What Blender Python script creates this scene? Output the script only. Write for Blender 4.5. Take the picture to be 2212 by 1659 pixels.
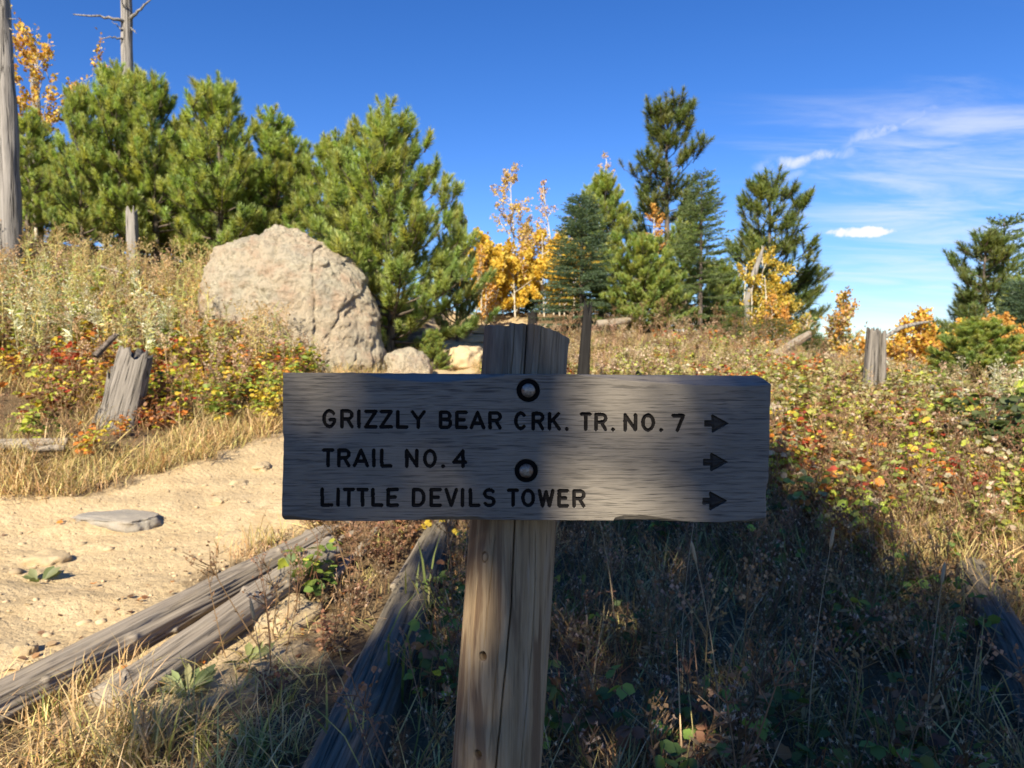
import bpy, math, random
import numpy as np
from mathutils import Vector, Matrix
R = math.radians
for o in list(bpy.data.objects): bpy.data.objects.remove(o)
scene = bpy.context.scene
C = scene.collection
rng = np.random.default_rng(7)

# ------------------------------------------------------------------ camera
EYE = 1.45; PITCH = R(2.5); FPX = 1534.0        # focal length in 2212-wide picture units
cam = bpy.data.objects.new('camera', bpy.data.cameras.new('camera'))
C.objects.link(cam); scene.camera = cam
cam.location = (0, 0, EYE); cam.rotation_euler = (R(90) - PITCH, 0, 0)
cam.data.sensor_width = 36; cam.data.lens = 36 * FPX / 2212
cam.data.clip_start = .02; cam.data.clip_end = 3000
cam.data.dof.use_dof = True; cam.data.dof.focus_distance = .97; cam.data.dof.aperture_fstop = 10.5
# ------------------------------------------------------------------ light
SUN_AZ = R(18); SUN_EL = R(35)                  # light travels forward and to the right
SUN_DIR = Vector((math.sin(SUN_AZ) * math.cos(SUN_EL), math.cos(SUN_AZ) * math.cos(SUN_EL), -math.sin(SUN_EL)))
sun = bpy.data.objects.new('sun', bpy.data.lights.new('sun', 'SUN')); C.objects.link(sun)
sun.data.energy = 5.0; sun.data.angle = R(.53); sun.data.color = (1, .89, .70)
sun.rotation_euler = SUN_DIR.to_track_quat('-Z', 'Y').to_euler()
scene.view_settings.view_transform = 'Standard'; scene.view_settings.look = 'None'
scene.view_settings.gamma = 1; scene.view_settings.exposure = 1.1
scene.cycles.use_denoising = True
scene.cycles.max_bounces = 6; scene.cycles.diffuse_bounces = 3; scene.cycles.transmission_bounces = 3
scene.cycles.glossy_bounces = 2; scene.cycles.caustics_reflective = False; scene.cycles.caustics_refractive = False

def at(u, v, y):
    """point seen at picture position (u, v) (2212 x 1659 units) at world distance y"""
    a = (u - 1106) / FPX; b = (829.5 - v) / FPX
    d = Vector((a, math.cos(PITCH) + b * math.sin(PITCH), -math.sin(PITCH) + b * math.cos(PITCH)))
    return Vector((0, 0, EYE)) + d * (y / d.y)

# ------------------------------------------------------------------ world
world = bpy.data.worlds.new('World'); scene.world = world; world.use_nodes = True
nt = world.node_tree; nt.nodes.clear()
def N(tree, typ, **kw):
    n = tree.nodes.new(typ)
    for k, v in kw.items():
        if k == 'ins':
            for a, b in v.items(): n.inputs[a].default_value = b
        else: setattr(n, k, v)
    return n
def Lk(tree, a, b): tree.links.new(a, b)
def math_(tree, op, a, b=None, clamp=False):
    n = tree.nodes.new('ShaderNodeMath'); n.operation = op; n.use_clamp = clamp
    for i, x in enumerate((a, b)):
        if x is None: continue
        if isinstance(x, (int, float)): n.inputs[i].default_value = x
        else: tree.links.new(x, n.inputs[i])
    return n.outputs[0]
def smooth(tree, x, lo, hi):
    n = tree.nodes.new('ShaderNodeMapRange'); n.interpolation_type = 'SMOOTHSTEP'
    tree.links.new(x, n.inputs[0]); n.inputs[1].default_value = lo; n.inputs[2].default_value = hi
    return n.outputs[0]
sky = N(nt, 'ShaderNodeTexSky', sky_type='NISHITA', sun_disc=False, sun_elevation=SUN_EL,
        sun_rotation=math.atan2(-SUN_DIR.x, -SUN_DIR.y), altitude=2600, air_density=1.0, dust_density=.08, ozone_density=2.2)
hsv = N(nt, 'ShaderNodeHueSaturation', ins={'Hue': .513, 'Saturation': 1.31, 'Value': 1.14})
Lk(nt, sky.outputs[0], hsv.inputs['Color'])
tc = N(nt, 'ShaderNodeTexCoord')
sep = N(nt, 'ShaderNodeSeparateXYZ'); Lk(nt, tc.outputs['Generated'], sep.inputs[0])
dx, dy, dz = sep.outputs
den = math_(nt, 'ADD', math_(nt, 'MAXIMUM', dz, 0.0), .10)
px = math_(nt, 'DIVIDE', dx, den); py = math_(nt, 'DIVIDE', dy, den)
cmb = N(nt, 'ShaderNodeCombineXYZ'); Lk(nt, px, cmb.inputs[0]); Lk(nt, py, cmb.inputs[1])
mp = N(nt, 'ShaderNodeMapping'); mp.inputs['Rotation'].default_value = (0, 0, R(-34)); mp.inputs['Scale'].default_value = (.9, 2.7, 1)
mp.inputs['Location'].default_value = (3.1, 1.7, 0)
Lk(nt, cmb.outputs[0], mp.inputs[0])
wn = N(nt, 'ShaderNodeTexNoise', ins={'Scale': 1.25, 'Detail': 9, 'Roughness': .62, 'Distortion': .55}); Lk(nt, mp.outputs[0], wn.inputs['Vector'])
az = math_(nt, 'DIVIDE', dx, math_(nt, 'MAXIMUM', dy, .05))
reg = math_(nt, 'MULTIPLY', smooth(nt, az, .15, .60), math_(nt, 'SUBTRACT', 1.0, smooth(nt, dz, .24, .40)))
cir = math_(nt, 'MULTIPLY', smooth(nt, math_(nt, 'ADD', wn.outputs[0], math_(nt, 'MULTIPLY', reg, .16)), .50, .90), reg)
cir = math_(nt, 'MULTIPLY', cir, math_(nt, 'ADD', .28, math_(nt, 'MULTIPLY', smooth(nt, dz, .0, .16), .27)))
# one small fair-weather puff
pd = (at(1868, 503, 100) - Vector((0, 0, EYE))).normalized()
tr = Vector((pd.y, -pd.x, 0)).normalized(); tu = pd.cross(tr) * -1
def dotn(vec):
    n = N(nt, 'ShaderNodeVectorMath', operation='DOT_PRODUCT'); Lk(nt, tc.outputs['Generated'], n.inputs[0]); n.inputs[1].default_value = vec
    return n.outputs['Value']
pn = N(nt, 'ShaderNodeTexNoise', ins={'Scale': 60.0, 'Detail': 6, 'Roughness': .55}); Lk(nt, tc.outputs['Generated'], pn.inputs['Vector'])
ca = math_(nt, 'DIVIDE', dotn(tr), .036); cb = math_(nt, 'DIVIDE', dotn(tu), .0085)
cb2 = math_(nt, 'MULTIPLY', cb, math_(nt, 'ADD', 1.0, math_(nt, 'MULTIPLY', math_(nt, 'LESS_THAN', cb, 0.0), .55)))
rr = math_(nt, 'SQRT', math_(nt, 'ADD', math_(nt, 'MULTIPLY', ca, ca), math_(nt, 'MULTIPLY', cb2, cb2)))
rr = math_(nt, 'ADD', rr, math_(nt, 'MULTIPLY', math_(nt, 'SUBTRACT', pn.outputs[0], .5), 1.9))
puff = math_(nt, 'MULTIPLY', math_(nt, 'SUBTRACT', 1.0, smooth(nt, rr, .75, 1.15)), math_(nt, 'GREATER_THAN', dotn(pd), .9))
cov = math_(nt, 'MAXIMUM', cir, puff)
def wisp(u0, v0, u1, v1, width, amount, seed):
    """one thin streak of cirrus between two directions"""
    a = (at(u0, v0, 100) - Vector((0, 0, EYE))).normalized(); b = (at(u1, v1, 100) - Vector((0, 0, EYE))).normalized(); mid = ((a + b) / 2).normalized()
    ax = (b - a).normalized(); ay = mid.cross(ax).normalized(); half = (b - a).length / 2
    wn_ = N(nt, 'ShaderNodeTexNoise', ins={'Scale': 9.0, 'Detail': 5, 'Roughness': .6}); mm = N(nt, 'ShaderNodeMapping'); mm.inputs['Location'].default_value = (seed, 0, 0); Lk(nt, tc.outputs['Generated'], mm.inputs[0]); Lk(nt, mm.outputs[0], wn_.inputs['Vector'])
    fn_ = N(nt, 'ShaderNodeTexNoise', ins={'Scale': 45.0, 'Detail': 6, 'Roughness': .65, 'Distortion': .6}); Lk(nt, mm.outputs[0], fn_.inputs['Vector'])
    s_ = math_(nt, 'DIVIDE', math_(nt, 'SUBTRACT', dotn(ax), mid.dot(ax)), half)
    t_ = math_(nt, 'DIVIDE', math_(nt, 'ADD', dotn(ay), math_(nt, 'MULTIPLY', math_(nt, 'SUBTRACT', wn_.outputs[0], .5), width * 5)), width)
    g = math_(nt, 'MULTIPLY', math_(nt, 'SUBTRACT', 1.0, smooth(nt, math_(nt, 'ABSOLUTE', s_), .35, 1.0)), math_(nt, 'SUBTRACT', 1.0, smooth(nt, math_(nt, 'ABSOLUTE', t_), .0, 1.0)))
    g = math_(nt, 'MULTIPLY', g, smooth(nt, fn_.outputs[0], .25, .65))
    return math_(nt, 'MULTIPLY', math_(nt, 'MULTIPLY', g, amount), math_(nt, 'GREATER_THAN', dotn(mid), .8))
for w_ in ((1610, 372, 1880, 316, .010, .75, 1.), (1790, 318, 2070, 222, .012, .5, 4.), (1640, 400, 1760, 372, .010, .3, 7.)): cov = math_(nt, 'MAXIMUM', cov, wisp(*w_))
mix = N(nt, 'ShaderNodeMix', data_type='RGBA'); Lk(nt, cov, mix.inputs['Factor'])
low_ = N(nt, 'ShaderNodeVectorMath', operation='SCALE'); Lk(nt, hsv.outputs[0], low_.inputs[0]); Lk(nt, math_(nt, 'ADD', .66, math_(nt, 'MULTIPLY', smooth(nt, dz, -.02, .22), .34)), low_.inputs['Scale'])
Lk(nt, low_.outputs[0], mix.inputs['A']); mix.inputs['B'].default_value = (6.0, 6.1, 6.3, 1)
SKY_STRENGTH = .078
bg = N(nt, 'ShaderNodeBackground', ins={'Strength': SKY_STRENGTH}); Lk(nt, mix.outputs['Result'], bg.inputs['Color'])
wo = N(nt, 'ShaderNodeOutputWorld'); Lk(nt, bg.outputs[0], wo.inputs['Surface'])

# ------------------------------------------------------------------ numpy helpers
_perm = np.random.default_rng(3).permutation(256); _perm = np.concatenate([_perm, _perm])
_g3 = np.random.default_rng(4).normal(size=(256, 3)); _g3 /= np.linalg.norm(_g3, axis=1)[:, None]
def perlin(p):
    p = np.asarray(p, float); i = np.floor(p).astype(int); f = p - i; i &= 255
    u = f * f * f * (f * (f * 6 - 15) + 10)
    out = 0
    for a in (0, 1):
        for b in (0, 1):
            for c in (0, 1):
                h = _perm[_perm[_perm[i[..., 0] + a & 255] + (i[..., 1] + b & 255) & 255] + (i[..., 2] + c & 255) & 255]
                g = _g3[h]
                d = g[..., 0] * (f[..., 0] - a) + g[..., 1] * (f[..., 1] - b) + g[..., 2] * (f[..., 2] - c)
                w = (u[..., 0] if a else 1 - u[..., 0]) * (u[..., 1] if b else 1 - u[..., 1]) * (u[..., 2] if c else 1 - u[..., 2])
                out = out + w * d
    return out * 1.6
def fbm(p, oct=4, gain=.5):
    p = np.asarray(p, float); s = 0; a = 1
    for k in range(oct):
        s = s + a * perlin(p * 2 ** k + 17.3 * k); a *= gain
    return s
def ss(x, lo, hi):
    t = np.clip((x - lo) / (hi - lo), 0, 1); return t * t * (3 - 2 * t)

def mesh_obj(name, v, f, mat=None, parent=None, col=None, smooth_=False, attrs=None, quads=False):
    v = np.ascontiguousarray(v, dtype=np.float32); f = np.ascontiguousarray(f, dtype=np.int32)
    k = f.shape[1]
    me = bpy.data.meshes.new(name)
    me.vertices.add(len(v)); me.vertices.foreach_set('co', v.ravel())
    me.loops.add(f.size); me.loops.foreach_set('vertex_index', f.ravel())
    me.polygons.add(len(f)); me.polygons.foreach_set('loop_start', np.arange(0, f.size, k, dtype=np.int32))
    if smooth_: me.polygons.foreach_set('use_smooth', np.ones(len(f), bool))
    if col is not None:
        a = me.color_attributes.new('Col', 'FLOAT_COLOR', 'POINT')
        c4 = np.ones((len(v), 4), np.float32); c4[:, :3] = col; a.data.foreach_set('color', c4.ravel())
    for an, av in (attrs or {}).items():
        a = me.attributes.new(an, 'FLOAT', 'POINT'); a.data.foreach_set('value', np.asarray(av, np.float32))
    me.update(calc_edges=True); me.validate()
    if mat: me.materials.append(mat)
    o = bpy.data.objects.new(name, me); C.objects.link(o)
    if parent: o.parent = parent
    return o
def tag(o, label, cat, group=None, kind=None):
    o['label'] = label
    if cat: o['category'] = cat
    if group: o['group'] = group
    if kind: o['kind'] = kind
    return o
def empty(name, loc, label, cat, group=None, rz=0):
    o = bpy.data.objects.new(name, None); C.objects.link(o); o.location = loc; o.rotation_euler = (0, 0, rz)
    o.empty_display_size = .1
    return tag(o, label, cat, group)
def copy_tree(root, loc, label, rz=0, scale=1, group=None):
    r = root.copy(); C.objects.link(r); r.location = loc; r.rotation_euler = (0, 0, rz)
    r.scale = (scale,) * 3 if isinstance(scale, (int, float)) else scale
    r['label'] = label
    if group: r['group'] = group
    for ch in root.children:
        c = ch.copy(); C.objects.link(c); c.parent = r
        for g in ch.children:
            d = g.copy(); C.objects.link(d); d.parent = c
    return r

class Acc:
    """collects triangles"""
    def __init__(s): s.v = []; s.f = []; s.c = []; s.n = 0
    def add(s, v, f, c=None):
        v = np.asarray(v, float).reshape(-1, 3); f = np.asarray(f, int).reshape(-1, 3)
        s.v.append(v); s.f.append(f + s.n); s.n += len(v)
        c = np.ones(3) if c is None else np.asarray(c, float)
        s.c.append(np.broadcast_to(c, (len(v), 3)))
    def get(s): return np.concatenate(s.v), np.concatenate(s.f), np.concatenate(s.c)
    def build(s, name, mat, parent=None, smooth_=False):
        v, f, c = s.get(); return mesh_obj(name, v, f, mat, parent, c, smooth_)

def frames(d):
    """orthonormal frames whose third axis is d (k,3)"""
    d = d / np.linalg.norm(d, axis=1)[:, None]
    a = np.where(np.abs(d[:, 2:3]) < .95, [[0, 0, 1.]], [[1., 0, 0]])
    x = np.cross(a, d); x /= np.linalg.norm(x, axis=1)[:, None]
    y = np.cross(d, x)
    return np.stack([x, y, d], axis=2)
def scatter(acc, tmpl, pos, rot, scale, tint=None):
    """tmpl (v,f,c); rot (k,3,3); scale (k,) or (k,3); tint (k,3) multiplies the colours"""
    tv, tf, tcx = tmpl; k = len(pos)
    if k == 0: return
    scale = np.asarray(scale, float); scale = scale[:, None] if scale.ndim == 1 else scale
    v = np.einsum('kij,knj->kni', rot, tv[None] * scale[:, None, :]) + pos[:, None, :]
    f = tf[None] + (np.arange(k) * len(tv))[:, None, None]
    c = np.broadcast_to(tcx[None], (k, len(tv), 3))
    if tint is not None: c = c * tint[:, None, :]
    acc.add(v.reshape(-1, 3), f.reshape(-1, 3), c.reshape(-1, 3))
def rotz(a):
    c, s = np.cos(a), np.sin(a); o = np.zeros((len(a), 3, 3)); o[:, 0, 0] = c; o[:, 0, 1] = -s; o[:, 1, 0] = s; o[:, 1, 1] = c; o[:, 2, 2] = 1
    return o
def tilt(rg, k, amt):
    """random yaw with a random lean"""
    a = rg.uniform(0, 2 * np.pi, k); d = np.stack([rg.normal(0, amt, k), rg.normal(0, amt, k), np.ones(k)], 1)
    return frames(d) @ rotz(a)
def tube(path, rad, n=6, cap=True):
    path = np.asarray(path, float); rad = np.asarray(rad, float); m = len(path)
    t = np.gradient(path, axis=0); t /= np.linalg.norm(t, axis=1)[:, None] + 1e-9
    F = frames(t)
    for i in range(1, m):      # keep the frames from twisting
        x = F[i - 1][:, 0] - t[i] * np.dot(F[i - 1][:, 0], t[i]); x /= np.linalg.norm(x) + 1e-9
        F[i][:, 0] = x; F[i][:, 1] = np.cross(t[i], x)
    a = np.linspace(0, 2 * np.pi, n, endpoint=False)
    ring = np.stack([np.cos(a), np.sin(a)], 1)
    v = path[:, None, :] + rad[:, None, None] * (ring[None, :, :1] * F[:, None, :, 0] + ring[None, :, 1:] * F[:, None, :, 1])
    i = np.arange(m - 1)[:, None]; j = np.arange(n)[None]
    a0 = i * n + j; a1 = i * n + (j + 1) % n
    f = np.concatenate([np.stack([a0, a1, a0 + n], -1).reshape(-1, 3), np.stack([a1, a1 + n, a0 + n], -1).reshape(-1, 3)])
    v = v.reshape(-1, 3)
    if cap:
        v = np.concatenate([v, path[:1], path[-1:]]); c0 = len(v) - 2; c1 = len(v) - 1; b = (m - 1) * n; jj = np.arange(n)
        f = np.concatenate([f, np.stack([np.full(n, c0), (jj + 1) % n, jj], 1), np.stack([np.full(n, c1), b + jj, b + (jj + 1) % n], 1)])
    return v, f

# ------------------------------------------------------------------ materials
def new_mat(name):
    m = bpy.data.materials.new(name); m.use_nodes = True; t = m.node_tree
    b = t.nodes['Principled BSDF']; return m, t, b
def ramp(t, src, stops, interp='LINEAR'):
    n = t.nodes.new('ShaderNodeValToRGB'); n.color_ramp.interpolation = interp
    e = n.color_ramp.elements
    while len(e) < len(stops): e.new(.5)
    for i, (p, c) in enumerate(stops):
        e[i].position = p; e[i].color = (c, c, c, 1) if isinstance(c, (int, float)) else (*c, 1)
    t.links.new(src, n.inputs[0]); return n.outputs[0]
def noise(t, vec, scale, detail=4, rough=.55, dist=0.):
    n = N(t, 'ShaderNodeTexNoise', ins={'Scale': scale, 'Detail': detail, 'Roughness': rough, 'Distortion': dist})
    t.links.new(vec, n.inputs['Vector']); return n.outputs[0]
def mapped(t, scale, kind='Object', loc=(0, 0, 0)):
    c = N(t, 'ShaderNodeTexCoord'); m = N(t, 'ShaderNodeMapping'); m.inputs['Scale'].default_value = scale; m.inputs['Location'].default_value = loc
    t.links.new(c.outputs[kind], m.inputs[0]); return m.outputs[0]
def mixc(t, fac, a, b, blend='MIX'):
    n = N(t, 'ShaderNodeMix', data_type='RGBA', blend_type=blend)
    for key, x in (('Factor', fac), ('A', a), ('B', b)):
        if isinstance(x, (int, float)): n.inputs[key].default_value = x
        elif isinstance(x, tuple): n.inputs[key].default_value = (*x, 1)
        else: t.links.new(x, n.inputs[key])
    return n.outputs['Result']
def bump(t, b, h, strength, dist=.01):
    n = N(t, 'ShaderNodeBump', ins={'Strength': strength, 'Distance': dist}); t.links.new(h, n.inputs['Height'])
    t.links.new(n.outputs[0], b.inputs['Normal']); return n

def leaf_mat(name, trans=.3, gloss=.06, rough=.6):
    m, t, b = new_mat(name); t.nodes.remove(b)
    a = N(t, 'ShaderNodeVertexColor', layer_name='Col')
    d = N(t, 'ShaderNodeBsdfDiffuse'); tr_ = N(t, 'ShaderNodeBsdfTranslucent'); g = N(t, 'ShaderNodeBsdfGlossy', ins={'Roughness': rough})
    t.links.new(a.outputs[0], d.inputs[0])
    tcx = mixc(t, 1.0, a.outputs[0], (1.25, 1.2, .6), 'MULTIPLY'); t.links.new(tcx, tr_.inputs[0])
    m1 = N(t, 'ShaderNodeMixShader', ins={0: trans}); t.links.new(d.outputs[0], m1.inputs[1]); t.links.new(tr_.outputs[0], m1.inputs[2])
    m2 = N(t, 'ShaderNodeMixShader', ins={0: gloss}); t.links.new(m1.outputs[0], m2.inputs[1]); t.links.new(g.outputs[0], m2.inputs[2])
    t.links.new(m2.outputs[0], t.nodes['Material Output'].inputs[0]); return m
M = {}
M['leaf'] = leaf_mat('leaf', .38, .03)
M['needle'] = leaf_mat('needle', .5, .03, .45)
M['stalk'] = leaf_mat('stalk', .25, .03)

def wood_mat(name, dark, mid, light, axis=0, along=3., across=70., crack=.5, bumpk=.6, rough=.85, tintn=None, bdist=.004):
    """weathered wood whose grain runs along the object's own axis"""
    m, t, b = new_mat(name)
    sc = [across] * 3; sc[axis] = along
    v = mapped(t, tuple(sc)); sc2 = [across * .33] * 3; sc2[axis] = along * .45
    v2 = mapped(t, tuple(sc2), loc=(3, 5, 1))
    n1 = noise(t, v, 1.0, 6, .65, .4); n2 = noise(t, v2, 1.0, 3, .5, .2)
    c = ramp(t, n1, [(.28, dark), (.5, mid), (.74, light)])
    c = mixc(t, ramp(t, n2, [(.35, 0.), (.7, .6)]), c, tintn or mid)
    sc3 = [across * .55] * 3; sc3[axis] = along * .18
    n3 = noise(t, mapped(t, tuple(sc3), loc=(9, 2, 4)), 1.0, 2, .5, .1)
    ck = ramp(t, math_(t, 'ABSOLUTE', math_(t, 'SUBTRACT', n3, .5)), [(.0, 1.), (.022, 0.)])
    c = mixc(t, math_(t, 'MULTIPLY', ck, crack), c, tuple(x * .25 for x in dark))
    t.links.new(c, b.inputs['Base Color']); b.inputs['Roughness'].default_value = rough; b.inputs['Specular IOR Level'].default_value = .2
    h = math_(t, 'SUBTRACT', math_(t, 'ADD', n1, math_(t, 'MULTIPLY', n2, .6)), math_(t, 'MULTIPLY', ck, 1.2 * crack))
    bump(t, b, h, bumpk, bdist); return m
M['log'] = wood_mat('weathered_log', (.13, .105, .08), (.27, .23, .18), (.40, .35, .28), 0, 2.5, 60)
M['log_blue'] = wood_mat('shaded_log', (.085, .07, .05), (.17, .145, .105), (.26, .225, .165), 0, 2.5, 60, .7)  # darker copy of the log wood, with shade put into its colour
M['snag'] = wood_mat('bleached_snag', (.12, .108, .095), (.27, .25, .225), (.40, .375, .345), 2, 1.2, 22, .9, .8, tintn=(.21, .195, .18), bdist=.03)
M['char'] = wood_mat('charred_wood', (.008, .007, .007), (.016, .015, .0145), (.032, .03, .028), 2, 3, 40, .5, .8)  # near-black wood for the leaning snag and the small crest stump
M['stump'] = wood_mat('grey_stump', (.085, .075, .065), (.20, .18, .155), (.31, .28, .25), 2, 3, 45, .9, 1., bdist=.015)
M['trunk'] = wood_mat('pine_trunk', (.05, .04, .033), (.13, .105, .085), (.23, .19, .155), 2, 2.5, 18, .6, .8, bdist=.02)
M['aspen'] = wood_mat('aspen_trunk', (.30, .27, .21), (.52, .47, .37), (.66, .62, .52), 2, 6, 12, .2, .2)
# ------------------------------------------------------------------ terrain
CP = np.array([
 (0,0,0),(-5,0,.12),(5,0,-.1),(0,-8,0),(-8,-8,.3),(8,-8,-.4),(-15,-4,1.0),(15,-4,-.8),
 (-1.8,2.4,.0),(1.8,2.5,.0),(0,2.5,.0),(-2.8,3.9,.1),(-1.2,4.2,.06),(0,5,.12),(2.5,4.5,.1),
 (-2.9,5.2,.22),(-2.0,6.3,.34),(-4.2,4.6,.24),(-6,5.3,.55),(-5,6.4,.6),(-4.0,7.3,.68),(-3.0,8.2,.72),
 (-7,11,1.75),(-9,14,2.75),(-10,14,3.0),(-6.4,14,2.4),(-5,11,1.35),(-3.4,11.6,1.12),(-3.2,14.5,1.7),
 (-1.75,13,1.12),(-1.5,9.5,.74),(-1.3,20,2.0),(-1.6,24,2.75),(-1.6,28,3.0),
 (-9,18,3.6),(-14,18,4.4),(-5,18,2.9),(-2.1,14.5,1.35),(-3,20,2.6),
 (2,22,2.6),(4,23,2.5),(.2,22.5,2.7),(3,18,2.0),(5,18,1.85),(7,17,1.05),(5.2,14.6,1.3),(7,14,.85),(8.3,14,.6),(5.6,12.5,1.0),(5.1,10,.86),(8,12,.6),(10,11,.4),(3,7,.46),(2.5,5.2,.18),
 (0,10,.78),(1,13,1.18),(2,10,.83),(5,6,.3),(4,3,0),(8,7,.35),(12,12,-.1),(12,20,-1.2),(9,24,-.8),(6,26,1.5),(1,26,2.6),
 (20,30,-4),(0,40,2.4),(8,36,-.5),(-30,30,7),(-22,10,5),(30,20,-5),(30,50,-12),(-30,60,8),(0,60,0),(25,0,-2.5),(-25,-15,3),(25,-20,-3),(0,-30,0)], float)
def _tps(r2): return np.where(r2 > 1e-9, .5 * r2 * np.log(r2 + 1e-12), 0)
_n = len(CP); _A = np.zeros((_n + 3, _n + 3))
_A[:_n, :_n] = _tps(((CP[:, None, :2] - CP[None, :, :2]) ** 2).sum(-1)) + np.eye(_n) * .02
_A[:_n, _n] = 1; _A[:_n, _n + 1:] = CP[:, :2]; _A[_n:, :_n] = _A[:_n, _n:].T
_w = np.linalg.solve(_A, np.concatenate([CP[:, 2], np.zeros(3)]))
TRAIL = np.array([(-9, 2.6), (-6, 3.3), (-4, 4.05), (-2.75, 4.9), (-2.0, 6.3), (-1.6, 8.5), (-1.5, 11), (-1.4, 14), (-1.25, 18), (-1.5, 24), (-2.2, 32)], float)
TW = np.array([1.0, 1.0, .98, .85, .72, .6, .55, .62, .75, .9, .9])
def trail_d(x, y):
    """distance outside the trodden path (negative on it)"""
    best = np.full(np.shape(x), 1e9)
    for i in range(len(TRAIL) - 1):
        a, b = TRAIL[i], TRAIL[i + 1]; d = b - a
        t = np.clip(((x - a[0]) * d[0] + (y - a[1]) * d[1]) / (d @ d), 0, 1)
        q = np.hypot(x - a[0] - t * d[0], y - a[1] - t * d[1]) - (TW[i] * (1 - t) + TW[i + 1] * t)
        best = np.minimum(best, q)
    return best
def ground(x, y, detail=True):
    x = np.asarray(x, float); y = np.asarray(y, float); sh = x.shape; x = x.ravel(); y = y.ravel()
    z = np.empty(len(x))
    for s in range(0, len(x), 40000):
        xs, ys = x[s:s + 40000], y[s:s + 40000]
        cx = np.clip(xs, -45, 45); cy = np.clip(ys, -40, 70)
        r2 = (cx[:, None] - CP[None, :, 0]) ** 2 + (cy[:, None] - CP[None, :, 1]) ** 2
        z[s:s + 40000] = _tps(r2) @ _w[:_n] + _w[_n] + cx * _w[_n + 1] + cy * _w[_n + 2]
    far = ss(np.hypot(x, y - 10), 38, 75); z = z * (1 - far) + far * (-14)
    if detail:
        p = np.stack([x, y, np.zeros_like(x)], 1); td = trail_d(x, y)
        near = np.hypot(x, y) < 40; q = p[near]; tn = td[near]
        dz = .05 * fbm(q * .8, 3) + .018 * fbm(q * 3.1 + 5, 3)
        dz += np.where(tn < .25, .045 * np.abs(fbm(q * 1.9 + 40, 3)) + .014 * fbm(q * 8., 3), 0)
        dz -= .05 * (1 - ss(tn, -.25, .2))
        z[near] += dz
    return z.reshape(sh)
def G(x, y): return float(ground(np.array([x]), np.array([y]))[0])
def onground(u, v, y, dz=0.):
    """x from the picture, z from the terrain"""
    p = at(u, v, y); return Vector((p.x, y, G(p.x, y) + dz))

_t = np.linspace(-1, 1, 385); _b = 6.68
gx = 1.5 * np.sinh(_b * _t); gy = 4.2 + 1.5 * np.sinh(_b * _t)
X, Y = np.meshgrid(gx, gy); Z = ground(X, Y)
n = len(_t); i, j = np.meshgrid(np.arange(n - 1), np.arange(n - 1)); a0 = (i * n + j).ravel()
tdv = trail_d(X, Y) + .22 * fbm(np.stack([X, Y, X * 0], -1) * 1.3, 3)
nearlog = np.maximum(np.exp(-(((X + 1.55) / .8) ** 2 + ((Y - 3.3) / .85) ** 2)), 1.4 * np.exp(-(((X + 2.3) / .9) ** 2 + ((Y - 3.5) / .7) ** 2)))
sand = np.clip(1 - ss(tdv, -.15, .45) + .75 * nearlog, 0, 1)
sandc = np.maximum(sand, .8 * (np.exp(-(((X + 1.2) / 2.2) ** 2 + ((Y - 21) / 2.6) ** 2))))
m, t, b = new_mat('trail_earth')
vo = mapped(t, (1, 1, 1))
sa = N(t, 'ShaderNodeAttribute', attribute_name='sand').outputs['Fac']
n_big = noise(t, vo, .9, 5, .6); n_mid = noise(t, vo, 7, 6, .62); n_fine = noise(t, vo, 70, 5, .7)
vor = N(t, 'ShaderNodeTexVoronoi', ins={'Scale': 26.0}); t.links.new(vo, vor.inputs['Vector'])
vor2 = N(t, 'ShaderNodeTexVoronoi', ins={'Scale': 90.0}); t.links.new(vo, vor2.inputs['Vector'])
sandcol = mixc(t, ramp(t, n_mid, [(.3, 0.), (.7, 1.)]), (.43, .325, .185), (.57, .45, .275))
sandcol = mixc(t, ramp(t, n_big, [(.42, 0.), (.62, .55)]), sandcol, (.49, .37, .205))
sandcol = mixc(t, ramp(t, noise(t, vo, 2.3, 5, .65, .8), [(.50, 0.), (.68, .55)]), sandcol, (.40, .29, .16))
sandcol = mixc(t, ramp(t, n_fine, [(.35, .3), (.55, 0.)]), sandcol, (.24, .16, .085))
soil = mixc(t, ramp(t, n_fine, [(.35, 0.), (.65, 1.)]), (.06, .042, .026), (.20, .145, .085))
soil = mixc(t, ramp(t, n_mid, [(.4, 0.), (.65, .6)]), soil, (.17, .115, .06))
fac = math_(t, 'ADD', sa, math_(t, 'MULTIPLY', math_(t, 'SUBTRACT', n_mid, .5), .7))
fac = smooth(t, fac, .32, .62)
t.links.new(mixc(t, fac, soil, sandcol), b.inputs['Base Color']); b.inputs['Roughness'].default_value = .95; b.inputs['Specular IOR Level'].default_value = .1
hh = math_(t, 'ADD', math_(t, 'MULTIPLY', n_mid, 1.2), math_(t, 'MULTIPLY', n_fine, .35))
hh = math_(t, 'SUBTRACT', hh, math_(t, 'MULTIPLY', vor.outputs['Distance'], .35))
hh = math_(t, 'SUBTRACT', hh, math_(t, 'MULTIPLY', vor2.outputs['Distance'], .12))
bump(t, b, hh, .7, .03)
M['earth'] = m
gnd = mesh_obj('ground', np.stack([X, Y, Z], -1).reshape(-1, 3), np.stack([a0, a0 + 1, a0 + n + 1, a0 + n], 1), M['earth'], None, None, True, {'sand': sandc.ravel()})
gnd['kind'] = 'structure'; gnd['label'] = 'hillside ground with a sandy trodden trail climbing to the left'

# ------------------------------------------------------------------ the trail sign
SRC = 1733.7; BD = .96; K = BD / SRC            # metres per photo pixel (2500-wide) on the board's face
foot = Vector((0, 0, EYE)) + Vector((0, math.cos(PITCH), -math.sin(PITCH))) * BD
sign = empty('trail_sign', (0, 0, 0), 'grey wooden trail sign with three routed lines and arrows on a round post', 'sign')
sign.rotation_euler = (-PITCH, 0, 0)
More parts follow.
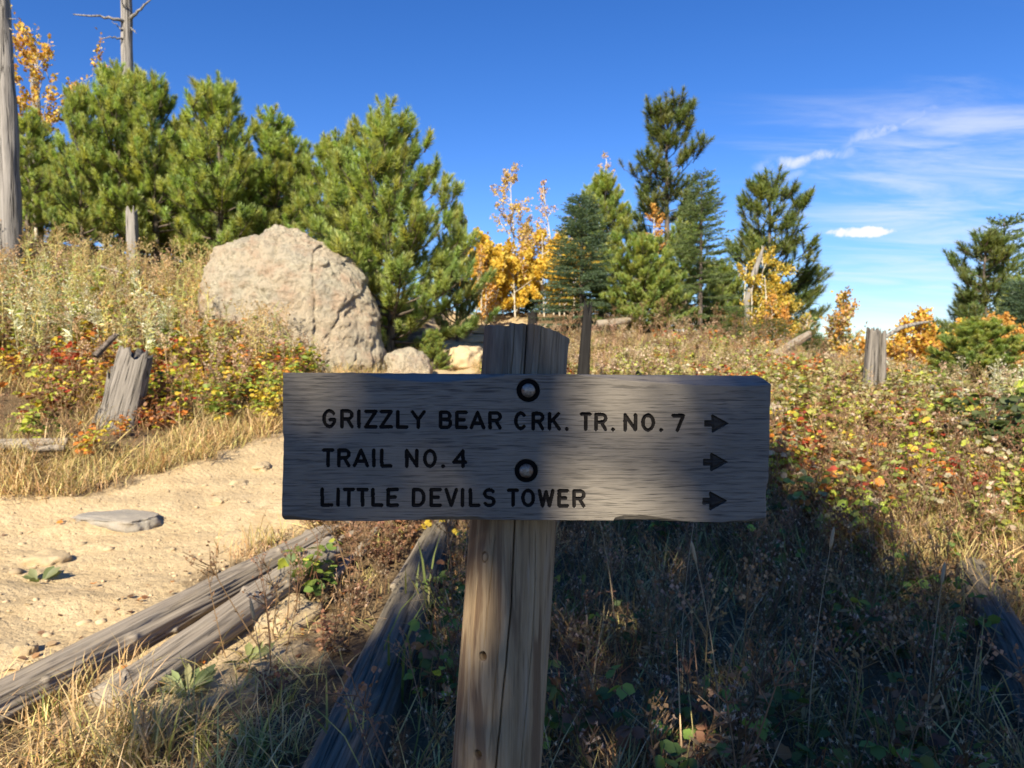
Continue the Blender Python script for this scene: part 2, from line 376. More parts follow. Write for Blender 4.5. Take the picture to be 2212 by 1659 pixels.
# sign frame: x right, y away from the viewer (0 on the board's face), z up, origin below the board at the post's foot
ZB = -1.45
org = foot + Vector((-.083, 0, 0)) + Vector((0, math.sin(PITCH), math.cos(PITCH))) * ZB
sign.location = org
def S(px, py): return (px - 1250) * K + .083, (937.5 - py) * K - ZB   # photo pixel -> sign frame x, z
ZA = lambda x, y: (x / 4.0218 + 680, y / 4.0218 + 880)
ZBm = lambda x, y: (x / 3.0722 + 1180, y / 3.0722 + 880)
def curve(pts):
    p = np.array(pts, float); return lambda q: np.interp(q, p[:, 0], p[:, 1])
topc = curve([ZA(40, 118), ZA(2212, 132), ZBm(720, 104), ZBm(2110, 113), ZBm(2135, 135), ZBm(2160, 182)])
botc = curve([ZA(28, 1545), ZA(45, 1572), ZA(400, 1574), ZA(1000, 1578), ZA(1150, 1566), ZA(1500, 1570), ZA(2212, 1568), ZBm(560, 1198), ZBm(980, 1202), ZBm(1100, 1200), ZBm(1500, 1208), ZBm(1800, 1216), ZBm(2125, 1208)])
lef = curve([(y, x) for x, y in [ZA(42, 100), ZA(40, 700), ZA(50, 780), ZA(46, 860), ZA(37, 1200), ZA(30, 1400), ZA(28, 1590)]])
rig = curve([(y, x) for x, y in [ZBm(2160, 100), ZBm(2150, 300), ZBm(2147, 560), ZBm(2143, 700), ZBm(2140, 890), ZBm(2128, 940), ZBm(2120, 1000), ZBm(2123, 1100), ZBm(2126, 1230)]])
cha = curve([ZA(0, 112), ZA(700, 112), ZA(800, 122), ZA(1000, 168), ZA(1200, 196), ZA(1400, 212), ZA(1650, 210), ZA(1900, 188), ZA(2212, 150), ZBm(130, 108), ZBm(640, 104), ZBm(720, 108), ZBm(900, 132), ZBm(1100, 152), ZBm(1300, 166), ZBm(1500, 180), ZBm(1700, 189), ZBm(1900, 192), ZBm(2050, 190), ZBm(2165, 178)])
chb = curve([ZA(0, 1518), ZA(150, 1530), ZA(350, 1556), ZA(520, 1580), ZA(1330, 1572), ZA(1420, 1548), ZA(1650, 1532), ZA(1950, 1535), ZA(2050, 1560), ZBm(560, 1200), ZBm(975, 1204), ZBm(990, 1176), ZBm(1060, 1160), ZBm(1180, 1158), ZBm(1300, 1172), ZBm(1520, 1206), ZBm(1750, 1218), ZBm(1950, 1196), ZBm(2150, 1176)])
NX, NZ = 900, 272
gu = np.linspace(0, 1, NX); gv = np.linspace(0, 1, NZ)
U, V = np.meshgrid(gu, gv)
yy0 = 909 + (1276 - 909) * (1 - V)                   # photo rows
PX = lef(yy0) + (rig(yy0) - lef(yy0)) * U
PY = botc(PX) + (topc(PX) - botc(PX)) * V
wob = fbm(np.stack([PX * .03, PY * .03, PX * 0], -1), 3) * 1.2
PX = PX + np.where((U < .02) | (U > .98), wob * .9, 0)
Dp = np.zeros_like(PX)                              # depth into the board, photo pixels
up = np.clip(cha(PX) + wob * .6 - PY, 0, None); Dp += up * 2.3
dn = np.clip(PY - chb(PX) - wob * 1.2, 0, None); Dp += dn * .95
grain = fbm(np.stack([PX * .006 + .15 * PY * .02, PY * .32 + PX * .012, PX * 0], -1), 4, .6)
Dp += .25 + .05 * np.clip(-grain, 0, None)
ed = np.minimum(np.minimum((PX - lef(yy0)), (rig(yy0) - PX)), 1e3)
Dp += 2.2 * np.exp(-np.clip(ed, 0, None) / 1.5)
# letters as routed strokes
def arc(cx, cy, rx, ry, a0, a1, n=18):
    a = np.radians(np.linspace(a0, a1, n)); return [(cx + rx * math.cos(q), cy + ry * math.sin(q)) for q in a]
GL = {
 'G': [arc(.5, .5, .5, .5, 42, 335, 26) + [(.97, .44), (.58, .44)]],
 'R': [[(0, 0), (0, 1)], [(0, 1), (.55, 1)] + arc(.55, .745, .42, .255, 90, -90) + [(0, .49)], [(.52, .49), (.95, 0)]],
 'I': [[(.5, 0), (.5, 1)]], 'Z': [[(.03, 1), (1, 1), (0, 0), (1, 0)]], 'L': [[(0, 1), (0, 0), (1, 0)]],
 'Y': [[(0, 1), (.5, .48), (1, 1)], [(.5, .48), (.5, 0)]],
 'B': [[(0, 0), (0, 1), (.55, 1)] + arc(.55, .76, .36, .24, 90, -90) + [(0, .52)], [(.55, .52)] + arc(.58, .26, .42, .26, 90, -90) + [(0, 0)]],
 'E': [[(1, 1), (0, 1), (0, 0), (1, 0)], [(0, .52), (.78, .52)]],
 'A': [[(0, 0), (.5, 1), (1, 0)], [(.2, .3), (.8, .3)]],
 'C': [arc(.5, .5, .5, .5, 45, 315, 24)], 'K': [[(0, 0), (0, 1)], [(.95, 1), (0, .38)], [(.35, .6), (1, 0)]],
 '.': [[(.45, 0), (.55, 0)]], 'T': [[(0, 1), (1, 1)], [(.5, 1), (.5, 0)]], 'N': [[(0, 0), (0, 1), (1, 0), (1, 1)]],
 'O': [arc(.5, .5, .5, .5, 0, 360, 32)], '7': [[(0, 1), (1, 1), (.42, 0)]], '4': [[(.78, 0), (.78, 1), (0, .27), (1, .27)]],
 'D': [[(0, 0), (0, 1), (.45, 1)] + arc(.45, .5, .55, .5, 90, -90, 20) + [(0, 0)]], 'V': [[(0, 1), (.5, 0), (1, 1)]],
 'S': [arc(.5, .75, .46, .25, 35, 270, 16) + arc(.5, .25, .48, .25, 90, -150, 18)], 'W': [[(0, 1), (.24, 0), (.5, .92), (.76, 0), (1, 1)]]}
def row(fn, txt, xs, ytop, ybot):
    """xs: outer left/right of each glyph in the zoom fn; ytop/ybot as (y at first x, y at last x)"""
    out = []; x0 = xs[0][0]; x1 = xs[-1][1]
    for ch, (a, b_) in zip(txt, xs):
        k = ((a + b_) / 2 - x0) / max(1, x1 - x0)
        yt = ytop[0] + (ytop[1] - ytop[0]) * k; yb = ybot[0] + (ybot[1] - ybot[0]) * k
        l, t_ = fn(a, yt); r_, b2 = fn(b_, yb); out.append((ch, l, r_, t_, b2))
    return out
LET = row(ZA, 'GRIZZLYBEAR', [(430, 568), (607, 740), (775, 805), (840, 972), (990, 1122), (1155, 1275), (1298, 1445), (1577, 1705), (1737, 1857), (1877, 2030), (2062, 2195)], (478, 500), (663, 678))
LET += row(ZBm, 'CRK.TR.NO.7', [(232, 328), (362, 460), (485, 580), (612, 640), (725, 813), (833, 932), (958, 988), (1052, 1153), (1185, 1287), (1320, 1348), (1412, 1512)], (383, 402), (522, 536))
LET += row(ZA, 'TRAILNO.4', [(427, 547), (577, 710), (730, 888), (918, 952), (998, 1118), (1243, 1373), (1420, 1553), (1600, 1633), (1705, 1852)], (863, 874), (1048, 1056))
LET += row(ZA, 'LITTLEDEVILS', [(413, 537), (567, 602), (632, 750), (765, 884), (910, 1030), (1060, 1182), (1310, 1443), (1483, 1603), (1630, 1762), (1790, 1823), (1868, 1983), (2005, 2133)], (1250, 1255), (1435, 1440))
LET += row(ZBm, 'TOWER', [(178, 267), (285, 387), (408, 533), (557, 643), (670, 768)], (962, 967), (1098, 1105))
owner = np.zeros(PX.shape, int)                     # 0 = plain board
SW = 3.9                                            # half stroke width, photo pixels
def segdist(px, py, pts):
    d = np.full(px.shape, 1e9)
    for (ax, ay), (bx, by) in zip(pts[:-1], pts[1:]):
        ex, ey = bx - ax, by - ay; q = np.clip(((px - ax) * ex + (py - ay) * ey) / (ex * ex + ey * ey + 1e-9), 0, 1)
        d = np.minimum(d, np.hypot(px - ax - q * ex, py - ay - q * ey))
    return d
for li, (ch, l, r_, t_, b_) in enumerate(LET):
    msk = (PX > l - 6) & (PX < r_ + 6) & (PY > t_ - 6) & (PY < b_ + 6)
    qx, qy = PX[msk], PY[msk]; d = np.full(qx.shape, 1e9)
    for st in GL[ch]:
        pts = [(l + SW + (r_ - l - 2 * SW) * a, b_ - SW - (b_ - t_ - 2 * SW) * c) for a, c in st]
        d = np.minimum(d, segdist(qx, qy, pts))
    d = d + .35 * perlin(np.stack([qx * .25, qy * .25, qx * 0 + li], -1)) - (.5 if ch == '.' else 0)
    g = 1 - ss(d, SW - 1.5, SW + .25)
    cut = 7.0 * g * (1 - .12 * ss(d, 0, SW))
    Dp[msk] += cut
    o_ = owner[msk]; o_[d < SW + .15] = li + 1; owner[msk] = o_
def polyd(px, py, pts):
    inside = np.zeros(px.shape, bool); k = len(pts)
    for a in range(k):
        (x1, y1), (x2, y2) = pts[a], pts[(a + 1) % k]
        c = ((y1 > py) != (y2 > py)) & (px < (x2 - x1) * (py - y1) / (y2 - y1 + 1e-12) + x1); inside ^= c
    d = segdist(px, py, pts + pts[:1]); return np.where(inside, d, -d)
NL = len(LET)
for ai, A in enumerate([[(1657, 450), (1714, 450), (1709, 412), (1718, 405), (1842, 472), (1722, 541), (1713, 536), (1715, 496), (1657, 496)],
                        [(1650, 740), (1704, 740), (1702, 700), (1712, 693), (1836, 762), (1712, 831), (1702, 825), (1704, 788), (1650, 788)],
                        [(1645, 1031), (1698, 1031), (1694, 990), (1704, 983), (1831, 1053), (1704, 1124), (1694, 1117), (1697, 1078), (1645, 1078)]]):
    pts = [ZBm(x, y) for x, y in A]; xs = [p[0] for p in pts]; ys = [p[1] for p in pts]
    msk = (PX > min(xs) - 4) & (PX < max(xs) + 4) & (PY > min(ys) - 4) & (PY < max(ys) + 4)
    d = polyd(PX[msk], PY[msk], pts); Dp[msk] += 6.5 * ss(d, -.2, 2.0) - 4.6 * ss(d, 2.5, 8)
    o_ = owner[msk]; o_[d > -.1] = NL + 1 + ai; owner[msk] = o_
BOLT = [ZBm(337, 225), ZBm(322, 828)]
for bx, by in BOLT:
    d = np.hypot(PX - bx, PY - by); Dp += 5.5 * (1 - ss(d, 27.6, 29.2))
bxs, bzs = S(PX, PY)
BV = np.stack([bxs, Dp * K, bzs], -1).reshape(-1, 3)
i, j = np.meshgrid(np.arange(NX - 1), np.arange(NZ - 1)); a0 = (j * NX + i).ravel()
quad = np.stack([a0, a0 + 1, a0 + NX + 1, a0 + NX], 1)
fo = np.minimum.reduce([owner.ravel()[quad[:, c]] for c in range(4)])
fmax = np.max(owner.ravel()[quad], axis=1); fo = np.where((owner.ravel()[quad] > 0).sum(1) >= 2, fmax, 0)
# the board's body behind the face
THK = .038
bf = quad[fo == 0]; bv = [BV]; fb = [bf]
loop = np.concatenate([np.arange(NX), np.arange(1, NZ) * NX + NX - 1, (NZ - 1) * NX + np.arange(NX - 2, -1, -1), np.arange(NZ - 2, 0, -1) * NX])
lp = BV[loop].copy(); nb = len(BV); rings = []
for q in (.45, 1.0):
    r2 = lp.copy(); r2[:, 1] = lp[:, 1] + (THK - lp[:, 1]) * q
    r2[:, [0, 2]] += .0012 * np.stack([perlin(lp * 60 + q), perlin(lp * 60 + 9 + q)], 1); bv.append(r2); rings.append(nb); nb += len(lp)
nl = len(lp); jj = np.arange(nl); j2 = (jj + 1) % nl
fb.append(np.stack([loop[jj], rings[0] + jj, rings[0] + j2, loop[j2]], 1)); fb.append(np.stack([rings[0] + jj, rings[1] + jj, rings[1] + j2, rings[0] + j2], 1))
cen = BV.mean(0); cen[1] = THK; bv.append(cen[None]); fb.append(np.stack([rings[1] + jj, np.full(nl, nb), np.full(nl, nb), rings[1] + j2], 1)[:, [0, 1, 3, 3]])
BVV = np.concatenate(bv); FQ = np.concatenate(fb[:-1])
# material of the board
m, t, b = new_mat('weathered_board')
vx = mapped(t, (9, 40, 1100)); warp = noise(t, mapped(t, (6, 6, 10)), 1.0, 3, .5)
wv = N(t, 'ShaderNodeVectorMath', operation='ADD'); t.links.new(vx, wv.inputs[0])
wc = N(t, 'ShaderNodeCombineXYZ'); t.links.new(math_(t, 'MULTIPLY', warp, 30.0), wc.inputs[2]); t.links.new(wc.outputs[0], wv.inputs[1])
n1 = noise(t, wv.outputs[0], 1.0, 5, .65); 
vy = mapped(t, (5.5, 30, 420), loc=(4, 1, 2)); wv2 = N(t, 'ShaderNodeVectorMath', operation='ADD'); wc2 = N(t, 'ShaderNodeCombineXYZ'); t.links.new(math_(t, 'MULTIPLY', warp, 3.0), wc2.inputs[2]); t.links.new(vy, wv2.inputs[0]); t.links.new(wc2.outputs[0], wv2.inputs[1])
n2 = noise(t, wv2.outputs[0], 1.0, 2, .5)
n3 = noise(t, mapped(t, (9, 9, 22)), 1.0, 4, .6); n4 = noise(t, mapped(t, (350, 350, 900)), 1.0, 3, .7)
pores = math_(t, 'MULTIPLY', ramp(t, math_(t, 'ABSOLUTE', math_(t, 'SUBTRACT', n2, .5)), [(.0, 1.), (.05, 0.)]), ramp(t, noise(t, mapped(t, (32, 30, 300), loc=(7, 3, 1)), 1.0, 2, .5), [(.40, 0.), (.58, 1.)]))
c = ramp(t, n1, [(.25, (.145, .126, .100)), (.5, (.19, .166, .133)), (.75, (.245, .215, .174))])
c = mixc(t, ramp(t, n3, [(.38, .55), (.62, 0.)]), c, (.13, .112, .090))
c = mixc(t, ramp(t, n4, [(.62, 0.), (.78, .3)]), c, (.42, .39, .34))
c = mixc(t, math_(t, 'MULTIPLY', pores, .85), c, (.03, .026, .022))
t.links.new(c, b.inputs['Base Color']); b.inputs['Roughness'].default_value = .6; b.inputs['Specular IOR Level'].default_value = .5
bump(t, b, math_(t, 'SUBTRACT', n1, math_(t, 'MULTIPLY', pores, 1.3)), .5, .0009)
M['board'] = m
m2_, t, b = new_mat('dark_stain_in_letters')  # carved letter floors coloured near-black, unlike the board
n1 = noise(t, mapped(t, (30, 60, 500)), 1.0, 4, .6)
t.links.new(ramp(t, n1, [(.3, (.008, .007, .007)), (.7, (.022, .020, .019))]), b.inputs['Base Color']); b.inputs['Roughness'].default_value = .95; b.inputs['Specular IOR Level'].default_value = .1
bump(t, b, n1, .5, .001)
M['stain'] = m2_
m3_, t, b = new_mat('worn_stain_in_arrows')  # carved arrow floors coloured dark, a little paler than the letters
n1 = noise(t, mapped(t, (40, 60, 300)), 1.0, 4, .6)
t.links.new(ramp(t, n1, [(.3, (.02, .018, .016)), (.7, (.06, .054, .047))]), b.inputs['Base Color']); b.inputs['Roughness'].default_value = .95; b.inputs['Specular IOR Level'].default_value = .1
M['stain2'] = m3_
board = mesh_obj('board', BVV, FQ, M['board'], sign, None, True)
bk = BVV[rings[1]:rings[1] + nl]
back = mesh_obj('back_face', np.concatenate([bk, cen[None]]), np.stack([jj, j2, np.full(nl, nl)], 1), M['board'], board)
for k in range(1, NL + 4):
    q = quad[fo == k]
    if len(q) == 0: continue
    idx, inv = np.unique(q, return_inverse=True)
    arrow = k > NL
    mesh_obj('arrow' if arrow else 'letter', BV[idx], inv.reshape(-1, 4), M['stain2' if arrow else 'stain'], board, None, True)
# bolts; added black rings put the shade of the countersunk holes into colour
m, t, b = new_mat('black_steel'); b.inputs['Base Color'].default_value = (.004, .004, .004, 1); b.inputs['Roughness'].default_value = .9; b.inputs['Specular IOR Level'].default_value = .1
M['blk'] = m
m, t, b = new_mat('galvanised_bolt')
n1 = noise(t, mapped(t, (300, 300, 300)), 1.0, 5, .7); n2 = noise(t, mapped(t, (90, 90, 90)), 1.0, 3, .6)
t.links.new(mixc(t, ramp(t, n2, [(.45, 0.), (.6, .8)]), ramp(t, n1, [(.3, (.14, .12, .095)), (.7, (.42, .37, .30))]), (.16, .085, .045)), b.inputs['Base Color'])
b.inputs['Metallic'].default_value = .55; b.inputs['Roughness'].default_value = .45; bump(t, b, n1, .5, .001); M['bolt'] = m
def lathe(prof, n=48):
    a = np.linspace(0, 2 * np.pi, n, endpoint=False); P = np.array(prof)
    v = np.stack([P[:, None, 0] * np.cos(a), np.broadcast_to(P[:, None, 1], (len(P), n)), P[:, None, 0] * np.sin(a)], -1).reshape(-1, 3)
    i = np.arange(len(P) - 1)[:, None]; j = np.arange(n)[None]; a0 = i * n + j; a1 = i * n + (j + 1) % n
    return v, np.stack([a0, a0 + n, a1 + n, a1], -1).reshape(-1, 4)
for bx, by in BOLT:
    x, z = S(bx, by)
    v, f = lathe([(.0085, .004), (.0088, .0002), (.0098, .0006), (.0142, .0002), (.0152, .0008), (.0156, .003)])
    w = mesh_obj('washer', v + np.array([x, 0, z]), f, M['blk'], board, None, True)
    pr = [(.0095 * math.sin(q), -.0012 - .0052 * math.cos(q)) for q in np.linspace(.02, math.pi / 2, 9)] + [(.0095, .004)]
    v, f = lathe(pr); mesh_obj('bolt_head', v + np.array([x, 0, z]), f, M['bolt'], board, None, True)
# the post
PR = .0632; PC = .038 + .052
def axis_x(z): return .083 + .022 + .0685 * (z - (ZT + 0)) 
ZT = .0834 - ZB
th = np.concatenate([np.linspace(-1.75, 1.75, 250), np.linspace(1.75, 2 * np.pi - 1.75, 40)[1:-1]])     # 0 faces the viewer
zz = np.concatenate([np.linspace(-.35, ZT - .72, 30)[:-1], np.linspace(ZT - .72, ZT, 560)])
TH, ZZ = np.meshgrid(th, zz); nth = len(th); nz_ = len(zz)
cyl = np.stack([np.sin(TH) * 1.0, np.cos(TH) * 1.0, ZZ], -1)
rad = PR * (1 + .045 * ss(-(ZZ - ZT), .1, .7)) * (1 + .022 * perlin(np.stack([np.sin(TH) * 1.5, np.cos(TH) * 1.5, ZZ * 2.5], -1)))
fine = fbm(np.stack([TH * 26 + .5 * perlin(np.stack([TH, ZZ * 7, TH * 0], -1)), ZZ * 5, TH * 0], -1), 3)
rad -= .0007 * np.abs(fine)
def vz(v): return (829.5 - v) / 1534 * 1.0 - ZB
def crack(pts, w, dpt):
    p = np.array(pts, float); o_ = np.argsort(p[:, 0]); zc = p[o_, 0]; tc_ = p[o_, 1]
    tcen = np.interp(ZZ, zc, tc_) + .012 * perlin(np.stack([ZZ * 25, TH * 0, TH * 0 + w * 1e3], -1))
    inside = ss(ZZ, zc[0], zc[0] + .03) * (1 - ss(ZZ, zc[-1] - .03, zc[-1] + .0001) * (zc[-1] < ZT))
    return dpt * np.exp(-((TH - tcen) / w) ** 2) * inside
rad -= crack([(vz(1700), -.05), (vz(1420), .03), (vz(1300), .06), (vz(1125), .01), (vz(1000), .0), (ZT + .1, -.02)], .013, .012)
rad -= crack([(vz(1700), .5), (vz(1400), .6), (vz(1300), .6), (vz(1130), .5)], .009, .005)
rad -= crack([(vz(1430), -.5), (vz(1250), -.44), (vz(1130), -.4)], .008, .004)
rad -= crack([(vz(1660), -.2), (vz(1300), -.15)], .007, .003)
rad -= crack([(vz(1700), -.85), (vz(1200), -.8)], .008, .003)
for q, dd in ((-.52, .002), (-.31, .005), (-.09, .003), (.14, .0025), (.30, .004), (.62, .002)): rad -= crack([(vz(900), q), (ZT + .1, q + .03)], .010, dd)
holes = [(-.50, vz(1414), .0056, .022), (-.46, vz(1624), .0056, .022)]
for tq, zq, r_, dp in holes:
    d = np.hypot((TH - tq) * PR, (ZZ - zq) * .85); rad -= dp * (1 - ss(d, r_ * .75, r_ * 1.1))
dk = np.hypot((TH + .62) * PR, (ZZ - vz(1203)) * .7); rad += .0018 * np.exp(-(dk / .016) ** 2); rad -= .0035 * np.exp(-((dk - .0048) / .0009) ** 2)
px_ = axis_x(ZZ) + rad * np.sin(TH); py_ = PC - rad * np.cos(TH)
top_h = ss(ZZ, ZT - .03, ZT)
lx = rad * np.sin(TH)
pz_ = ZZ + top_h * (-.085 * lx - 1.1 * np.clip(lx - .01, 0, None) ** 1.5 - .0045 * (lx < -.026) + .0022 * perlin(np.stack([TH * 6, TH * 0, TH * 0], -1)))
PV = np.stack([px_, py_, pz_], -1).reshape(-1, 3)
i, j = np.meshgrid(np.arange(nth), np.arange(nz_ - 1)); a0 = (j * nth + i).ravel(); a1 = (j * nth + (i + 1) % nth).ravel()
PFc = np.stack([a0, a1, a1 + nth, a0 + nth], 1)
m, t, b = new_mat('round_post_wood')
vx = mapped(t, (75, 75, 3.2)); n1 = noise(t, vx, 1.0, 6, .66, .5); n2 = noise(t, mapped(t, (34, 34, 3.5), loc=(1, 2, 3)), 1.0, 3, .5, .6); n3 = noise(t, mapped(t, (240, 240, 9)), 1.0, 3, .6)
sepn = N(t, 'ShaderNodeSeparateXYZ'); tcn = N(t, 'ShaderNodeTexCoord'); t.links.new(tcn.outputs['Object'], sepn.inputs[0])
brown = ramp(t, n1, [(.25, (.17, .112, .06)), (.5, (.31, .222, .128)), (.75, (.43, .33, .205))])
brown = mixc(t, ramp(t, n2, [(.50, 0.), (.58, .75)]), brown, (.15, .09, .052))
brown = mixc(t, ramp(t, n2, [(.30, .6), (.40, 0.)]), brown, (.36, .30, .225))
greyc = ramp(t, n1, [(.25, (.12, .10, .072)), (.5, (.22, .187, .138)), (.75, (.33, .288, .218))])
greyc = mixc(t, ramp(t, n2, [(.5, 0.), (.6, .6)]), greyc, (.11, .082, .06))
c = mixc(t, smooth(t, math_(t, 'ADD', sepn.outputs[2], math_(t, 'MULTIPLY', math_(t, 'SUBTRACT', n2, .5), .1)), vz(1130), vz(900)), brown, greyc)
c = mixc(t, ramp(t, n3, [(.3, .5), (.45, 0.)]), c, (.05, .038, .028))
t.links.new(c, b.inputs['Base Color']); b.inputs['Roughness'].default_value = .82; b.inputs['Specular IOR Level'].default_value = .2
bump(t, b, math_(t, 'ADD', n1, math_(t, 'MULTIPLY', n3, .5)), .8, .0022)
M['post'] = m
post = mesh_obj('post', PV, PFc, M['post'], sign, None, True)
topr = PV[(nz_ - 1) * nth:]; cv = topr.mean(0)
rr_ = [topr]; 
for q in (.7, .35): rr_.append(cv + (topr - cv) * q + np.stack([0 * topr[:, 0], 0 * topr[:, 0], .0025 * perlin(topr * 55 + q * 9)], 1))
tv = np.concatenate(rr_ + [cv[None]]); f = []
jn = np.arange(nth); jn2 = (jn + 1) % nth
tf = np.concatenate([np.concatenate([np.stack([r_ * nth + jn, r_ * nth + jn2, (r_ + 1) * nth + jn2], 1), np.stack([r_ * nth + jn, (r_ + 1) * nth + jn2, (r_ + 1) * nth + jn], 1)]) for r_ in (0, 1)] + [np.stack([2 * nth + jn, 2 * nth + jn2, np.full(nth, 3 * nth)], 1)])
mesh_obj('post_top', tv, tf, M['post'], post)

# ------------------------------------------------------------------ fallen logs
def make_log(name, p0, p1, r0, r1, mat, label, cat='log', seed=0, bend=.0, furrow=.10, nL=150, nR=56, taper_end=None, flat=None, sag=0., group=None):
    """log along its own X axis, knotted and furrowed"""
    p0 = Vector(p0); p1 = Vector(p1); L = (p1 - p0).length; rg = np.random.default_rng(seed)
    s = np.linspace(0, 1, nL); a = np.linspace(0, 2 * np.pi, nR, endpoint=False); Sx, Aa = np.meshgrid(s, a, indexing='ij')
    rad = r0 + (r1 - r0) * Sx
    rad = rad * (1 + .07 * perlin(np.stack([Sx * L * 1.6, np.cos(Aa) * .8, np.sin(Aa) * .8 + seed], -1)))
    tw = Aa * nR / 9 + Sx * L * rg.uniform(-1.2, 1.2)
    fu = perlin(np.stack([Sx * L * .9, np.cos(Aa) * 4.5 + .3 * np.sin(Sx * L * 2), np.sin(Aa) * 4.5 + seed], -1))
    rad *= 1 - furrow * np.clip(.25 - np.abs(fu), 0, .25) * 4
    rad *= 1 - furrow * .25 * np.abs(perlin(np.stack([Sx * L * 2.5, np.cos(Aa) * 11, np.sin(Aa) * 11 + seed], -1)))
    for _ in range(int(3 + L * 2)):
        ks, ka, kr = rg.uniform(0, 1), rg.uniform(0, 6.28), rg.uniform(.015, .03)
        d = np.hypot((Sx - ks) * L, np.minimum(np.abs(Aa - ka), 6.28 - np.abs(Aa - ka)) * r0); rad += .016 * np.exp(-(d / kr) ** 2)
    bx = bend * np.sin(np.pi * Sx) ; bz = sag * np.sin(np.pi * Sx)
    v = np.stack([Sx * L, rad * np.cos(Aa) + bx, rad * np.sin(Aa) * (flat or 1) + bz], -1)
    v[0, :, 0] += .05 * r0 * 6 * perlin(np.stack([a, a * 0, a * 0 + seed], -1)); v[-1, :, 0] += .08 * r1 * 6 * perlin(np.stack([a * 2, a * 0, a * 0 + seed + 3], -1))
    v = v.reshape(-1, 3); i, j = np.meshgrid(np.arange(nL - 1), np.arange(nR), indexing='ij'); a0 = (i * nR + j).ravel(); a1 = (i * nR + (j + 1) % nR).ravel()
    f = np.stack([a0, a0 + nR, a1 + nR, a1], 1)
    f = np.concatenate([f[:, [0, 1, 2]], f[:, [0, 2, 3]]])
    c0 = v[:nR].mean(0) + (.02, 0, 0); c1 = v[-nR:].mean(0) - (.02, 0, 0); v = np.concatenate([v, c0[None], c1[None]]); k = len(v); jj = np.arange(nR); j2 = (jj + 1) % nR; bb = (nL - 1) * nR
    f = np.concatenate([f, np.stack([np.full(nR, k - 2), jj, j2], 1), np.stack([np.full(nR, k - 1), bb + j2, bb + jj], 1)])
    o = mesh_obj(name, v, f, mat, None, None, True)
    o.location = p0; o.rotation_euler = (p1 - p0).to_track_quat('X', 'Z').to_euler()
    return tag(o, label, cat, group)
make_log('fallen_log', at(-110, 1588, 2.55), at(700, 1160, 4.85), .104, .088, M['log'], 'sunlit grey weathered log along the edge of the sandy trail, upper of two', seed=1, furrow=.2, nL=260, nR=72)
make_log('fallen_log', at(228, 1500, 2.80) - Vector((0, 0, .06)), at(712, 1190, 4.42), .098, .096, M['log'], 'shorter grey log lying half shaded below the long trailside log', seed=2, furrow=.12, nL=180, nR=60)
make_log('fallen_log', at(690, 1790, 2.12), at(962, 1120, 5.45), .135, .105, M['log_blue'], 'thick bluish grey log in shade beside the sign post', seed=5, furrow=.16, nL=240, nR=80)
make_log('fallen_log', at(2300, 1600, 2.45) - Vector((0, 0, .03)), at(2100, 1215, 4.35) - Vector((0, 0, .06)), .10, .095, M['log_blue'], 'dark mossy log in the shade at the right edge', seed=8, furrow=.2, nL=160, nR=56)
for k, (a, b_, r_, lb) in enumerate([
    ((700, 1152, 4.9), (835, 1118, 5.6), .035, 'bleached split branch lying just under the sign board'),
    ((770, 1225, 4.65), (822, 1150, 5.2), .04, 'pale short stub of broken wood between the two grey logs'),
    ((690, 1190, 4.75), (800, 1140, 5.2), .03, 'thin grey stick lying against the long trailside log'),
    ((720, 1255, 4.3), (768, 1205, 4.7), .035, 'small pale wood chunk in the dead weeds between logs'),
    ((850, 1270, 4.0), (925, 1140, 5.2), .022, 'thin dark branch along the left flank of the thick log')]):
    pa, pb = at(*a), at(*b_); pa.z = max(pa.z, G(pa.x, pa.y) + r_ * .6); pb.z = max(pb.z, G(pb.x, pb.y) + r_ * .6)
    make_log('broken_branch', pa, pb, r_, r_ * .6, M['log'], lb, 'branch', seed=20 + k, furrow=.25, nL=40, nR=16)
for k, (a, b_, r_, lb) in enumerate([
    ((-10, 962, 6.35), (148, 955, 6.5), .06, 'split grey driftwood-like log end among dry grass, upper left of trail'),
    ((60, 972, 6.2), (140, 968, 6.3), .035, 'small grey splinter of wood in front of the split log end'),
    ((205, 770, 8.2), (252, 722, 8.4), .04, 'dark pointed stick poking up behind the leaning stump'),
    ((215, 575, 13.5), (265, 590, 13.5), .03, 'small forked bleached twig lying on the weedy bank'),
    ((1668, 772, 14.6), (1748, 722, 15.2), .12, 'bleached grey fallen log slanting up through brown weeds'),
    ((1600, 760, 14.2), (1690, 768, 14.6), .06, 'thin grey log lying flat at the foot of the slanting log'),
    ((1985, 842, 11.2), (2035, 826, 11.4), .045, 'short white bleached branch under the right bushy pine'),
    ((1290, 700, 17.2), (1370, 690, 17.4), .10, 'pale grey log lying beneath the pines behind the post')]):
    make_log('fallen_branch', at(*a), at(*b_), r_, r_ * .75, M['trunk'] if 'dark' in lb else M['log'], lb, 'branch', seed=40 + k, furrow=.3, nL=44, nR=18)

